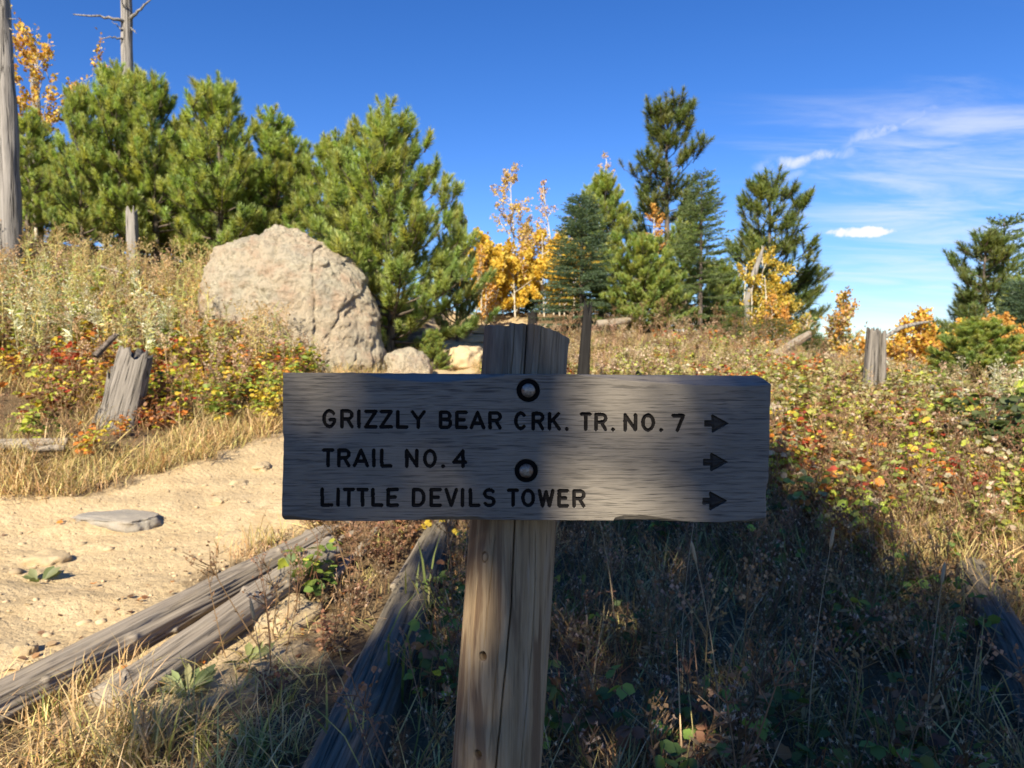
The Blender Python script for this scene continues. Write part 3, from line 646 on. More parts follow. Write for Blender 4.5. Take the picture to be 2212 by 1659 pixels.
# ------------------------------------------------------------------ stumps and dead trees
def make_stump(name, base, top, w0, w1, d0, d1, mat, label, seed=0, jag=.15, split=0., nR=44, nZ=46, cat='stump', group=None):
    """broken stump: slab-like trunk with a jagged top, leaning from base to top"""
    base = Vector(base); top = Vector(top); H = (top - base).length
    s = np.linspace(0, 1, nZ); a = np.linspace(0, 2 * np.pi, nR, endpoint=False); Sx, Aa = np.meshgrid(s, a, indexing='ij')
    hw = (w0 + (w1 - w0) * Sx) / 2 * (1 + .55 * np.exp(-Sx * 9)); hd = (d0 + (d1 - d0) * Sx) / 2 * (1 + .55 * np.exp(-Sx * 9))
    fur = 1 - .16 * np.abs(perlin(np.stack([np.cos(Aa) * 3.2, np.sin(Aa) * 3.2 + seed, Sx * H * 1.4], -1))) - .07 * np.abs(perlin(np.stack([np.cos(Aa) * 9, np.sin(Aa) * 9 + seed, Sx * H * 2], -1)))
    hw = hw * fur; hd = hd * fur
    x = hw * np.sign(np.cos(Aa)) * np.abs(np.cos(Aa)) ** .6; y = hd * np.sign(np.sin(Aa)) * np.abs(np.sin(Aa)) ** .6
    cut = 1 + jag * fbm(np.stack([np.cos(Aa) * 2.2, np.sin(Aa) * 2.2, Aa * 0 + seed * 3.3], -1), 3) - split * np.exp(-(np.cos(Aa) / .22) ** 2)
    z = Sx * H * cut
    v = np.stack([x, y, z], -1).reshape(-1, 3); i, j = np.meshgrid(np.arange(nZ - 1), np.arange(nR), indexing='ij'); a0 = (i * nR + j).ravel(); a1 = (i * nR + (j + 1) % nR).ravel()
    f = np.concatenate([np.stack([a0, a1, a1 + nR], 1), np.stack([a0, a1 + nR, a0 + nR], 1)])
    c1 = v[-nR:].mean(0) - (0, 0, H * jag * .8 + split * H * .5); v = np.concatenate([v, c1[None]]); jj = np.arange(nR); bb = (nZ - 1) * nR
    f = np.concatenate([f, np.stack([bb + jj, bb + (jj + 1) % nR, np.full(nR, len(v) - 1)], 1)])
    o = mesh_obj(name, v, f, mat, None, None, True); o.location = base
    q = Vector((0, 0, 1)).rotation_difference(top - base); o.rotation_euler = q.to_euler()
    return tag(o, label, cat, group)
b0 = onground(246, 935, 7.25, -.12)
make_stump('broken_stump', b0, at(294, 764, 7.35), .44, .34, .26, .2, M['stump'], 'leaning grey broken stump with jagged top on the left bank', seed=1, jag=.15)
b0 = onground(290, 566, 15.3, -.1); make_stump('broken_stump', b0, at(284, 455, 15.3), .27, .22, .25, .2, M['snag'], 'pale bare broken trunk standing at the foot of the left pines', seed=13, jag=.08)
b0 = onground(222, 900, 7.3, -.1); make_stump('wood_splinter', b0, at(240, 806, 7.28), .12, .07, .07, .04, M['stump'], 'thin upright wood splinter against the left of the leaning stump', seed=3, jag=.3, nR=16, nZ=16, cat='splinter')
b0 = onground(1876, 850, 10.0, -.1); make_stump('broken_stump', b0, at(1886, 712, 10.0), .165, .15, .2, .18, M['stump'], 'upright grey weathered stump on the right bank, left and thicker prong', seed=5, jag=.06)
b0 = onground(1903, 850, 10.05, -.1); make_stump('broken_stump', b0, at(1905, 716, 10.05), .115, .10, .16, .12, M['stump'], 'narrow pale grey stump standing close against the thicker right bank stump', seed=6, jag=.09)
b0 = onground(1252, 840, 8.6, -.1); make_stump('charred_snag', b0, at(1270, 664, 8.6), .20, .10, .16, .08, M['char'], 'slender black charred snag leaning just right of the post top', seed=7, jag=.12, cat='snag')
b0 = onground(1152, 705, 18.6, -.1); make_stump('rotten_stump', b0, at(1150, 676, 18.6), .34, .25, .3, .2, M['char'], 'small dark rotten stump on the trail crest behind the post', seed=9, jag=.2, nR=24, nZ=20)
b0 = onground(2130, 1030, 6.6, -.1); make_stump('rotten_stump', b0, at(2112, 925, 6.7), .36, .24, .3, .2, M['stump'], 'crumbling brown grey stump in shadow by the right edge shrubs', seed=11, jag=.25, nR=30, nZ=24)
def snag(name, pts, rads, mat, label, branches=(), seed=0, barkz=None):
    """dead trunk: path points, with bare branches"""
    base = Vector(pts[0]); e = empty(name, base, label, 'dead tree')
    P = np.array([tuple(Vector(p) - base) for p in pts]); q = np.linspace(0, 1, len(P)); qq = np.linspace(0, 1, 70)
    path = np.stack([np.interp(qq, q, P[:, k]) for k in range(3)], 1); rr = np.interp(qq, q, rads)
    path[:, 0] += .012 * perlin(np.stack([qq * 9, qq * 0, qq * 0 + seed], 1)) * rads[0] * 10
    v, f = tube(path, rr, 28); 
    o = mesh_obj('trunk', v + .02 * rads[0] * 4 * np.stack([perlin(v * (7, 7, 1.5)), perlin(v * (7, 7, 1.5) + 5), v[:, 0] * 0], 1), f, mat, e, None, True)
    for bp in branches:
        bpts = np.array([tuple(Vector(p) - base) for p in bp[0]]); q = np.linspace(0, 1, len(bpts)); qq = np.linspace(0, 1, 10)
        pa = np.stack([np.interp(qq, q, bpts[:, k]) for k in range(3)], 1); pa[1:-1] += np.random.default_rng(seed).normal(0, .012, (8, 3))
        v, f = tube(pa, np.linspace(bp[1], bp[1] * .3, 10), 7); mesh_obj('branch', v, f, mat, e, None, True)
    return e
g0 = onground(16, 585, 13.6, -.1)
M['snagbark'] = wood_mat('bark_strip', (.10, .07, .05), (.24, .18, .14), (.36, .29, .23), 2, 5, 14, .9, 1., bdist=.03)
sn = snag('dead_snag', [g0, at(22, 480, 13.6), at(16, 250, 13.6), at(4, 0, 13.6), at(-5, -200, 13.6)], [.24, .19, .165, .125, .10], M['snag'], 'tall bare grey dead trunk at the left edge with bark at its foot',
     [([at(18, 40, 13.6), at(35, 42, 13.5)], .015), ([at(25, 140, 13.6), at(36, 100, 13.5)], .012), ([at(18, 60, 13.6), at(30, 66, 13.5)], .015), ([at(5, 0, 13.6), at(45, -70, 13.4)], .02)], seed=2)
bz = np.linspace(0, .62, 12); v, f = tube(np.stack([bz * .015, bz * 0, bz], 1), .262 - .09 * bz + .012 * np.sin(bz * 30), 40)
v[:, :2] *= 1 + .05 * perlin(v * (9, 9, 5))[:, None]; mesh_obj('bark', v, f, M['snagbark'], sn, None, True)
g0 = onground(290, 565, 18.9, -.1)
snag('dead_snag', [g0, at(284, 450, 18.9), at(276, 250, 18.9), at(273, 0, 18.9), at(272, -160, 18.9)], [.16, .135, .15, .135, .12], M['snag'], 'grey dead trunk with bare branches rising above the left pines',
     [([at(268, 47, 18.8), at(245, 40, 18.6), at(215, 36, 18.5), at(158, 31, 18.3)], .05), ([at(282, 42, 18.8), at(300, 22, 18.7), at(330, -5, 18.6)], .05), ([at(268, 86, 18.8), at(245, 80, 18.6), at(220, 83, 18.5)], .03),
      ([at(268, 68, 18.8), at(242, 46, 18.6)], .025), ([at(282, 60, 18.8), at(295, 72, 18.6)], .02), ([at(272, 150, 18.8), at(240, 150, 18.6), at(208, 160, 18.5)], .025), ([at(270, 20, 18.8), at(262, 0, 18.6), at(250, -20, 18.5)], .02)], seed=4)
g0 = onground(1612, 700, 20.5, -.1)
snag('dead_snag', [g0, at(1614, 650, 20.5), at(1626, 600, 20.5), at(1640, 560, 20.5), at(1650, 532, 20.5)], [.09, .08, .09, .07, .02], M['snag'], 'pale bleached trunk leaning right among yellow aspen leaves', [], seed=6)
g0 = onground(1912, 748, 12.8, 0)
snag('dead_branch', [at(1912, 728, 12.8), at(1945, 708, 12.8), at(1985, 698, 12.9), at(2012, 694, 12.9)], [.035, .04, .03, .012], M['snag'], 'curved bare grey branch arching right from the right bank stump', [], seed=7)
g0 = onground(75, 260, 23, 0)
snag('dead_snag', [onground(78, 400, 23, -.1), at(78, 220, 23), at(72, 160, 23), at(68, 128, 23)], [.16, .12, .09, .05], M['snag'], 'dark twisted broken tree top above the orange aspen at upper left',
     [([at(70, 135, 23), at(85, 118, 22.9), at(100, 150, 22.8), at(106, 172, 22.8)], .03), ([at(68, 130, 23), at(62, 118, 22.9), at(80, 122, 22.9)], .03)], seed=8)

# ------------------------------------------------------------------ rocks
def granite(name, c0, c1, c2, scale=1., lich=.3, dark=.55, bd=.11):
    m, t, b = new_mat(name)
    v = mapped(t, (scale,) * 3); n1 = noise(t, v, 1.3, 5, .6); n2 = noise(t, v, 14, 6, .7); n3 = noise(t, v, 55, 3, .7); n4 = noise(t, v, 3.2, 4, .6)
    c = mixc(t, ramp(t, n1, [(.35, 0.), (.62, 1.)]), c0, c1); c = mixc(t, ramp(t, n4, [(.5, 0.), (.66, .8)]), c, c2)
    c = mixc(t, ramp(t, n2, [(.38, dark), (.52, 0.)]), c, (.22, .18, .125)); c = mixc(t, ramp(t, noise(t, v, 2.1, 4, .6), [(.52, 0.), (.64, dark)]), c, (.40, .37, .30)); c = mixc(t, ramp(t, n3, [(.58, 0.), (.72, .5)]), c, (.72, .68, .58))
    c = mixc(t, ramp(t, noise(t, v, 4.5, 3, .5), [(.70, 0.), (.76, lich)]), c, (.13, .14, .11))
    t.links.new(c, b.inputs['Base Color']); b.inputs['Roughness'].default_value = .9; b.inputs['Specular IOR Level'].default_value = .15
    bump(t, b, math_(t, 'ADD', math_(t, 'MULTIPLY', n2, 1.0), math_(t, 'MULTIPLY', n3, .5)), 1.0, bd / scale); return m
M['granite'] = granite('pink_granite', (.64, .58, .43), (.65, .54, .385), (.58, .41, .28), 1., .8, .5, .12)
M['stone'] = granite('trail_stone', (.54, .42, .25), (.50, .38, .22), (.48, .37, .23), 5., .05, .2, .05)
M['greystone'] = granite('grey_stone', (.34, .32, .28), (.42, .37, .30), (.34, .31, .26), 5., .2, .3, .06)
# the large boulder: outline by height, then rounded in depth
BY = 12.9
ol = [(805, 425, 842), (780, 424, 846), (740, 424, 838), (700, 423, 830), (660, 426, 814), (630, 430, 800), (600, 440, 786), (580, 452, 772), (560, 463, 752), (548, 470, 730), (538, 490, 706), (528, 520, 686), (518, 548, 668), (508, 560, 650), (500, 574, 640), (494, 590, 626), (491.5, 602, 612)]
nA = 260; rows = []; a = np.linspace(0, 2 * np.pi, nA, endpoint=False)
lv = np.interp(np.linspace(0, 1, 150), np.linspace(0, 1, len(ol)), [o[0] for o in ol]); lv[-1] = 491.5
va = np.array([o[0] for o in ol][::-1]); la = np.array([o[1] for o in ol][::-1]); ra = np.array([o[2] for o in ol][::-1])
zc = at(640, 805, BY).z
bc = at(635, 805, BY); bc.z = G(bc.x, BY) ; 
lv = np.concatenate([[840, 820], lv])
for v_ in lv:
    l = at(np.interp(v_, va, la), v_, BY); r_ = at(np.interp(v_, va, ra), v_, BY)
    cx = (l.x + r_.x) / 2; hw = (r_.x - l.x) / 2; hd = min(1.25, hw * .82) * (1 if v_ > 600 else 1)
    tilt_ = (zc + 2.6 - l.z) * .10; ca = np.cos(a); sa_ = np.sin(a)
    rows.append(np.stack([cx + hw * np.sign(ca) * np.abs(ca) ** .82, BY + .35 - tilt_ * .6 + hd * np.sign(sa_) * np.abs(sa_) ** .82, np.full(nA, l.z)], 1))
V_ = np.concatenate(rows) - np.array(bc); nr = len(lv)
i, j = np.meshgrid(np.arange(nr - 1), np.arange(nA), indexing='ij'); a0 = (i * nA + j).ravel(); a1 = (i * nA + (j + 1) % nA).ravel()
F_ = np.concatenate([np.stack([a0, a1, a1 + nA], 1), np.stack([a0, a1 + nA, a0 + nA], 1)])
ctr = V_.mean(0); dirn = V_ - ctr; dirn /= np.linalg.norm(dirn, axis=1)[:, None]
w_ = .10 * fbm(V_ * 1.1, 4) + .05 * np.abs(fbm(V_ * 3.1 + 3, 3)) + .03 * fbm(V_ * 9, 3) - .03
prg = np.random.default_rng(5)
for k_ in prg.integers(0, len(V_), 46):
    nn_ = dirn[k_] + prg.normal(0, .22, 3); nn_ /= np.linalg.norm(nn_); dd_ = (V_ - V_[k_] + nn_ * prg.uniform(.0, .02)) @ nn_
    near_ = np.exp(-(np.linalg.norm(V_ - V_[k_], axis=1) / prg.uniform(.3, .6)) ** 2); V_ = V_ - nn_ * (np.clip(dd_, 0, None) * near_ * .9)[:, None]
crk = np.exp(-((perlin(V_ * (.9, .9, .5) + 8)) / .03) ** 2) * .06
V_ = V_ + dirn * (w_ - crk)[:, None]
V_ = np.concatenate([V_, V_[-nA:].mean(0)[None] + (0, 0, .01)]); F_ = np.concatenate([F_, np.stack([(nr - 1) * nA + np.arange(nA), (nr - 1) * nA + (np.arange(nA) + 1) % nA, np.full(nA, len(V_) - 1)], 1)])
V_[:, 2] = np.where(V_[:, 2] > .6, .6 + (V_[:, 2] - .6) * (1.07 + .06 * np.exp(-((V_[:, 0] + .2) / .5) ** 2)), V_[:, 2])
bo = mesh_obj('granite_boulder', V_, F_, M['granite'], None, None, True); bo.location = bc
tag(bo, 'large rounded tan granite boulder on the left hillside', 'boulder')
import bmesh
def ico(sub):
    bm = bmesh.new(); bmesh.ops.create_icosphere(bm, subdivisions=sub, radius=1); bm.verts.ensure_lookup_table()
    v = np.array([x.co[:] for x in bm.verts]); f = np.array([[q.index for q in p.verts] for p in bm.faces]); bm.free(); return v, f
ICO5, ICO4, ICO3, ICO2, ICO1 = ico(5), ico(4), ico(3), ico(2), ico(1)
def rock(name, loc, size, rz, mat, label, seed=0, ic=ICO4, rough=.22, flat=.0, group=None, cat='rock'):
    v, f = ic; v = v.copy(); s = np.array(size) / 2
    d = 1 + rough * fbm(v * 1.2 + seed * 7.7, 3) + rough * .3 * np.abs(fbm(v * 3.5 + seed, 3))
    q = np.sign(v) * np.abs(v) ** .75; q = q * d[:, None] * s
    if flat: q[:, 2] = np.where(q[:, 2] > s[2] * flat, s[2] * flat + (q[:, 2] - s[2] * flat) * .25, q[:, 2])
    o = mesh_obj(name, q, f, mat, None, None, True); o.location = loc; o.rotation_euler = (0, 0, rz)
    return tag(o, label, cat, group)
rock('boulder', onground(880, 790, 12.6, .12), (.72, .7, .62), .2, M['granite'], 'small low tan boulder right beside the large boulder', 3, ICO5, cat='boulder')
rock('boulder', onground(1012, 775, 14.2, .08), (.72, 1.1, .62), -.2, M['stone'], 'pale flat-topped rock beside the trail, left of the post top', 4, ICO5, cat='boulder')
rock('rock_ledge', onground(1045, 708, 18.3, .05), (1.9, .9, .34), .1, M['stone'], 'flat sandy rock ledge crossing the trail, lower step', 5, ICO5, flat=.4, cat='ledge')
rock('rock_ledge', onground(1060, 688, 20.6, .05), (2.3, .9, .36), -.1, M['stone'], 'flat sandy rock ledge crossing the trail, upper step', 6, ICO5, flat=.4, cat='ledge')
rock('trail_slab', onground(258, 1120, 5.25, -.03), (.60, .34, .24), -.25, M['greystone'], 'flat grey streaked rock slab at the grassy edge of the trail', 7, ICO5, flat=.2)
for k, (u, v_, y, sz, lb) in enumerate([(103, 1180, 4.55, (.24, .17, .13), 'rounded tan rock embedded in the trail left of the grey slab'), (512, 1052, 6.15, (.2, .13, .1), 'pale rock at the far trail edge near the sign board'),
     (565, 1015, 6.7, (.24, .14, .1), 'cream rock half hidden by grass left of the sign board'), (478, 1092, 5.7, (.12, .1, .08), 'small pale rock on the trail right of the grey slab'), (55, 1405, 3.3, (.09, .07, .12), 'dark little rock standing by the log at the left edge'),
     (600, 1345, 3.75, (.42, .34, .2), 'tan rock half in shadow under the second log')]):
    rock('trail_rock', onground(u, v_, y, -sz[2] * .12), sz, k * .9, M['stone'], lb, 20 + k, ICO4, rough=.32)
# ------------------------------------------------------------------ trees
def needle_shoot(rg, n=110, L=.20, nl=.12, w=.013, col=(.33, .41, .125), spread=(.55, 1.35)):
    """bottle-brush shoot along +Z"""
    v = []; f = []; c = []; col = np.array(col)
    for k in range(n):
        t = rg.uniform(.08, 1.0); a = rg.uniform(0, 6.283); e = (spread[1] - (spread[1] - spread[0]) * t) * rg.uniform(.8, 1.2) if t < .93 else rg.uniform(.05, .5)
        b = np.array([0, 0, t * L]); d = np.array([math.sin(e) * math.cos(a), math.sin(e) * math.sin(a), math.cos(e)])
        s = np.array([-math.sin(a), math.cos(a), 0]) + rg.normal(0, .3, 3); s -= d * (s @ d); s /= np.linalg.norm(s); l = nl * rg.uniform(.75, 1.1)
        i = len(v); v += [b - s * w * .5, b + s * w * .5, b + d * l]; f.append((i, i + 1, i + 2))
        q = col * rg.uniform(.75, 1.25) * (1, rg.uniform(.95, 1.06), 1); c += [q * .6, q * .6, q * 1.2]  # bases darkened, tips brightened: lit and shaded clump painted into the needles
    tv, tf = tube([(0, 0, -.05), (0, 0, L)], [.007, .004], 3, False); i = len(v)
    v = np.concatenate([np.array(v), tv]); f = np.concatenate([np.array(f), tf + i]); c = np.concatenate([np.array(c), np.tile([.10, .07, .045], (len(tv), 1))])
    return v, f, c
def spruce_spray(rg, n=34, L=.26):
    """flat twig with short needles and two side twigs, along +Z, flat in XZ"""
    v = []; f = []; c = []
    axes = [((0, 0, 0), (0, 0, 1), L), ((0, 0, L * .25), (.75, 0, .66), L * .5), ((0, 0, L * .4), (-.75, 0, .66), L * .45), ((0, 0, L * .6), (.7, .1, .7), L * .3)]
    for o, d, l in axes:
        o = np.array(o); d = np.array(d)
        for k in range(int(n * l / L * .55)):
            t = rg.uniform(0, 1); a = rg.uniform(0, 6.283); x = np.array([math.cos(a), math.sin(a), .5 * rg.uniform(.3, 1)])
            e = d * .7 + x * .7; e /= np.linalg.norm(e); s = np.cross(e, rg.normal(size=3)); s /= np.linalg.norm(s)
            b = o + d * l * t; i = len(v); v += [b - s * .009, b + s * .009, b + e * rg.uniform(.035, .06)]; f.append((i, i + 1, i + 2))
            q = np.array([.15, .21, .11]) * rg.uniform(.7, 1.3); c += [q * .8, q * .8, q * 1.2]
    return np.array(v), np.array(f), np.array(c)
def unit(v): return v / (np.linalg.norm(v) + 1e-9)
def pine(seed, H, Rr, z0=.06, prof=None, lev=.33, per=5, s_from=.3, twig=.3, step=.27, drop=0., shoot_scale=1.27, col=(.40, .485, .155), n=110, elev=(8, 55), up=.9, trunk_r=None, nl=.12, lean=0., sl=.20, spr=(.55, 1.35)):
    """returns trunk arrays and crown arrays of one pine, base at the origin"""
    rg = np.random.default_rng(seed); tmpl = [needle_shoot(rg, n, col=col, nl=nl, L=sl, spread=spr) for _ in range(5)]
    prof = prof or (lambda t: min(1, .62 + t * 2.2) * (1 - t) ** .72 + .05)
    trunk_r = trunk_r or H * .017
    W = Acc(); tz = np.linspace(-.15, H * .985, 26); wob = np.stack([.02 * H * perlin(np.stack([tz / H * 3, tz * 0, tz * 0 + seed], 1)) + lean * tz, .02 * H * perlin(np.stack([tz / H * 3, tz * 0, tz * 0 + seed + 9], 1)), tz], 1)
    v, f = tube(wob, trunk_r * (1 - .9 * np.clip(tz / H, 0, 1)) + .006, 9); W.add(v, f)
    axis = lambda z: np.array([np.interp(z, tz, wob[:, 0]), np.interp(z, tz, wob[:, 1]), z])
    pos = []; dr = []; sc = []; sh = []
    z = z0 * H; ph = 0
    while z < H * .97:
        t = (z / H - z0) / (1 - z0); k = max(3, int(round(per + rg.normal(0, .7))))
        for q in range(k):
            if rg.uniform() < drop: continue
            a = ph + q * 6.283 / k + rg.normal(0, .3); L = Rr * prof(t) * rg.uniform(.7, 1.12); e = R(elev[0] + (elev[1] - elev[0]) * t + rg.normal(0, 7))
            d = np.array([math.cos(a) * math.cos(e), math.sin(a) * math.cos(e), math.sin(e)]); b = axis(z + rg.normal(0, lev * .25))
            ss_ = np.linspace(0, 1, 6); pth = b + d * (ss_ * L)[:, None] + np.array([0, 0, 1.]) * (.28 * L * ss_ ** 2.2 - .10 * L * ss_)[:, None]
            v, f = tube(pth, np.linspace(max(.008, .018 * L + .006), .005, 6), 4, False); W.add(v, f)
            fn = lambda s: np.array([np.interp(s, ss_, pth[:, k_]) for k_ in range(3)])
            s = s_from + rg.uniform(0, .1)
            while s < 1.0:
                p = fn(s); tdir = unit(fn(min(1, s + .05)) - fn(s - .05))
                for side in (-1, 1):
                    if rg.uniform() < .12: continue
                    sd = unit(np.cross(tdir, [0, 0, 1])) * side; tl = min(twig, .5 * L) * rg.uniform(.35, 1.) * (1.15 - .5 * s)
                    td = unit(tdir * .75 + sd * rg.uniform(.5, 1.0) + np.array([0, 0, rg.uniform(-.05, .5)])); e2 = p + td * tl
                    v, f = tube([p, e2], [.006, .004], 3, False); W.add(v, f)
                    pos.append(e2); dr.append(unit(td + np.array([0, 0, up]) + rg.normal(0, .12, 3))); sh.append(s)
                    if tl > .16 and rg.uniform() < .8: pos.append(p + td * tl * .45); dr.append(unit(td + sd * rg.normal(0, .7) + np.array([0, 0, up * 1.2]) + rg.normal(0, .2, 3))); sh.append(s * .9)
                if rg.uniform() < .6: pos.append(p); dr.append(unit(tdir * .5 + np.array([0, 0, 1]) + rg.normal(0, .25, 3))); sh.append(s * .85)
                s += step / max(L, .25) * rg.uniform(.8, 1.2)
            pos.append(pth[-1]); dr.append(unit(pth[-1] - pth[-2] + np.array([0, 0, .3 * L * up]))); sh.append(1.)
        z += lev * rg.uniform(.8, 1.2); ph += rg.uniform(.5, 1.4)
    for q in range(3 if H < 6 else 0): pos.append(axis(H * .985) + np.array([0, 0, .16 * q])); dr.append(np.array([.05 * rg.normal(), .05 * rg.normal(), 1.])); sh.append(1.)
    for q in range(7): a = q * 1.3; pos.append(axis(H * .97) + np.array([math.cos(a), math.sin(a), 0]) * .04 - np.array([0, 0, .05 * q])); dr.append(unit(np.array([math.cos(a) * .35, math.sin(a) * .35, 1]))); sh.append(1.)
    pos = np.array(pos); dr = np.array(dr); k = len(pos); pick = rg.integers(0, 5, k); A = Acc()
    F3 = frames(dr) @ rotz(rg.uniform(0, 6.28, k)); tint = rg.uniform(.8, 1.22, (k, 1)) * np.stack([rg.uniform(.85, 1.2, k), np.ones(k), rg.uniform(.85, 1.2, k)], 1)
    sc = shoot_scale * rg.uniform(.8, 1.25, k)
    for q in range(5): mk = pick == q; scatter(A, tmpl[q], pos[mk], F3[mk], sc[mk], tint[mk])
    return W, A
def spruce(seed, H, Rr, z0=.04, lev=.17, col=(1., 1., 1.), drop=.05):
    rg = np.random.default_rng(seed); tmpl = [spruce_spray(rg) for _ in range(4)]; W = Acc()
    tz = np.linspace(-.15, H * .99, 20); v, f = tube(np.stack([tz * 0, tz * 0, tz], 1), H * .013 * (1 - .93 * np.clip(tz / H, 0, 1)) + .004, 8); W.add(v, f)
    pos = []; dr = []; nn = []; z = z0 * H; ph = 0
    while z < H * .985:
        t = z / H; k = 6
        for q in range(k):
            if rg.uniform() < drop: continue
            a = ph + q * 6.283 / k + rg.normal(0, .25); L = Rr * ((1 - t) ** .95 + .03) * rg.uniform(.75, 1.1); e = R(-14 + 50 * t ** 1.3)
            d = np.array([math.cos(a) * math.cos(e), math.sin(a) * math.cos(e), math.sin(e)]); ss_ = np.linspace(0, 1, 5)
            pth = np.array([0, 0, z]) + d * (ss_ * L)[:, None] + np.array([0, 0, 1.]) * (.14 * L * ss_ ** 2)[:, None]
            v, f = tube(pth, np.linspace(.012, .004, 5), 3, False); W.add(v, f); s = .2
            while s < 1:
                p = np.array([np.interp(s, ss_, pth[:, k_]) for k_ in range(3)])
                for side in (-1, 1):
                    sd = np.cross(d, [0, 0, 1]) * side; pos.append(p); dr.append(unit(d * .8 + sd * rg.uniform(.6, 1.0) + np.array([0, 0, rg.uniform(-.25, .1)])))
                s += .12 / max(L, .12)
            pos.append(pth[-1]); dr.append(d)
        z += lev * rg.uniform(.8, 1.2) * (1.1 - .4 * t); ph += rg.uniform(.3, .8)
    pos = np.array(pos); dr = np.array(dr); k = len(pos); A = Acc(); pick = rg.integers(0, 4, k); F3 = frames(dr)
    tint = rg.uniform(.75, 1.25, (k, 1)) * np.array(col)
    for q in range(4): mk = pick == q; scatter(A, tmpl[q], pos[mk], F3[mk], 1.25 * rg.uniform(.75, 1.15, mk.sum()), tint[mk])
    return W, A
LEAF = (np.array([(0, 0, 0), (.36, .32, .10), (.42, .75, .06), (0, 1.12, -.06), (-.42, .75, .06), (-.36, .32, .10), (0, .55, -.03)]),
        np.array([(0, 1, 6), (1, 2, 6), (2, 3, 6), (3, 4, 6), (4, 5, 6), (5, 0, 6)]), np.ones((7, 3)))
QLEAF = (np.array([(0, 0, 0), (.5, .5, .08), (0, 1.05, 0), (-.5, .5, .08)]), np.array([(0, 1, 3), (1, 2, 3)]), np.ones((4, 3)))
def aspen(seed, H, Rr, nleaf=2600, pal=((.62, .33, .03), (.55, .22, .02), (.60, .42, .06)), z0=.15, bare=0., leaf=.075, stems=1, dens=lambda t: 1.):
    rg = np.random.default_rng(seed); W = Acc(); tips = []; nleaf = int(nleaf * 1.9)
    for st in range(stems):
        off = rg.normal(0, .42 * Rr, 3) * (st > 0); off[2] = 0; h = H * (1 if st == 0 else rg.uniform(.55, .9))
        tz = np.linspace(-.1, h, 18); ln = rg.normal(0, .05, 2)
        pth = np.stack([off[0] + ln[0] * tz + .03 * perlin(np.stack([tz, tz * 0, tz * 0 + seed + st], 1)), off[1] + ln[1] * tz, tz], 1); v, f = tube(pth, H * .0085 * (1 - .88 * np.clip(tz / h, 0, 1)) + .004, 7); W.add(v, f)
        nb = int(26 / (1 + .3 * (stems - 1)))
        for q in range(nb):
            t = z0 + (1 - z0) * (q + rg.uniform()) / nb; a = rg.uniform(0, 6.28); L = Rr * (min(1, .5 + 1.2 * t) * (1.05 - t) ** .6) * rg.uniform(.7, 1.25) / (1 if stems == 1 else 1.1); e = R(rg.uniform(25, 60))
            b = np.array([np.interp(t * h, tz, pth[:, k]) for k in range(3)]); d = np.array([math.cos(a) * math.cos(e), math.sin(a) * math.cos(e), math.sin(e)]); s = np.linspace(0, 1, 5)
            bp = b + d * (s * L)[:, None] + np.array([0, 0, 1]) * (.15 * L * s ** 2)[:, None]; v, f = tube(bp, np.linspace(.014, .004, 5), 4, False); W.add(v, f)
            for k in range(4):
                s0 = rg.uniform(.25, 1); p = np.array([np.interp(s0, s, bp[:, k_]) for k_ in range(3)]); td = unit(d + rg.normal(0, .55, 3) + (0, 0, .25)); tl = rg.uniform(.15, .45) * L + .06
                v, f = tube([p, p + td * tl], [.005, .003], 3, False); W.add(v, f); tips.append((p, p + td * tl, t))
            tips.append((bp[1], bp[-1], t))
    A = Acc(); wgt = np.array([dens(q[2]) for q in tips]); wgt /= wgt.sum(); pk = rg.choice(len(tips), nleaf, p=wgt); u = rg.uniform(.1, 1.05, nleaf)
    p0 = np.array([q[0] for q in tips])[pk]; p1 = np.array([q[1] for q in tips])[pk]; pos = p0 + (p1 - p0) * u[:, None] + rg.normal(0, .045, (nleaf, 3)); hgt = np.array([q[2] for q in tips])[pk]
    pal = np.array(pal); cc = pal[rg.integers(0, len(pal), nleaf)] * rg.uniform(.75, 1.2, (nleaf, 1))
    scatter(A, QLEAF, pos, frames(rg.normal(size=(nleaf, 3))), leaf * rg.uniform(.6, 1.15, nleaf), cc)
    return W, A
NAT = {}; e_keep = []
def tree_thing(name, WA, label, cat, trunk_mat, leaf_m, group=None, loc=(0, 0, 0), rz=0, scale=1):
    e = empty(name, loc, label, cat, group, rz); W, A = WA
    NAT[id(e)] = max(v_[:, 2].max() for v_ in A.v); e_keep.append(e)
    W.build('trunk', trunk_mat, e, True); A.build('crown', leaf_m, e); e.scale = (scale,) * 3 if isinstance(scale, (int, float)) else scale
    return e
def place(proto, used, u, vb, vt, y, H0, label, rz, wide=1., group=None):
    """stand a tree of native height H0 so that it reaches picture row vt; its foot sits on the terrain"""
    g = onground(u, vb, y, -.05); h = at(u, vt, y).z - g.z; s = 1.04 * h / NAT[id(proto)]; sc = (s * wide, s * wide, s)
    if id(proto) not in used:
        used.add(id(proto)); proto.location = g; proto.rotation_euler = (0, 0, rz); proto.scale = sc; proto['label'] = label; return proto
    return copy_tree(proto, g, label, rz, sc, group)
used = set(); GP = 'young pines on the hillside'
yp = [tree_thing('young_pine', pine(100 + k, 5.0, r_, z0=zz0, prof=pf, lev=.28 if k < 3 else .23), 'x', 'pine tree', M['trunk'], M['needle'], GP) for k, (r_, zz0, pf) in enumerate([
    (1.7, .05, lambda t: min(1, .62 + t * 2.2) * (1 - t) ** .68 + .06), (1.6, .10, lambda t: min(1, .7 + t * 2) * (1 - t) ** .52 + .07), (1.5, .20, lambda t: min(1, .6 + t * 2) * (1 - t) ** .55 + .08), (1.9, .02, lambda t: min(1, .85 + t * 2.2) * (1 - t) ** .58 + .06)])]
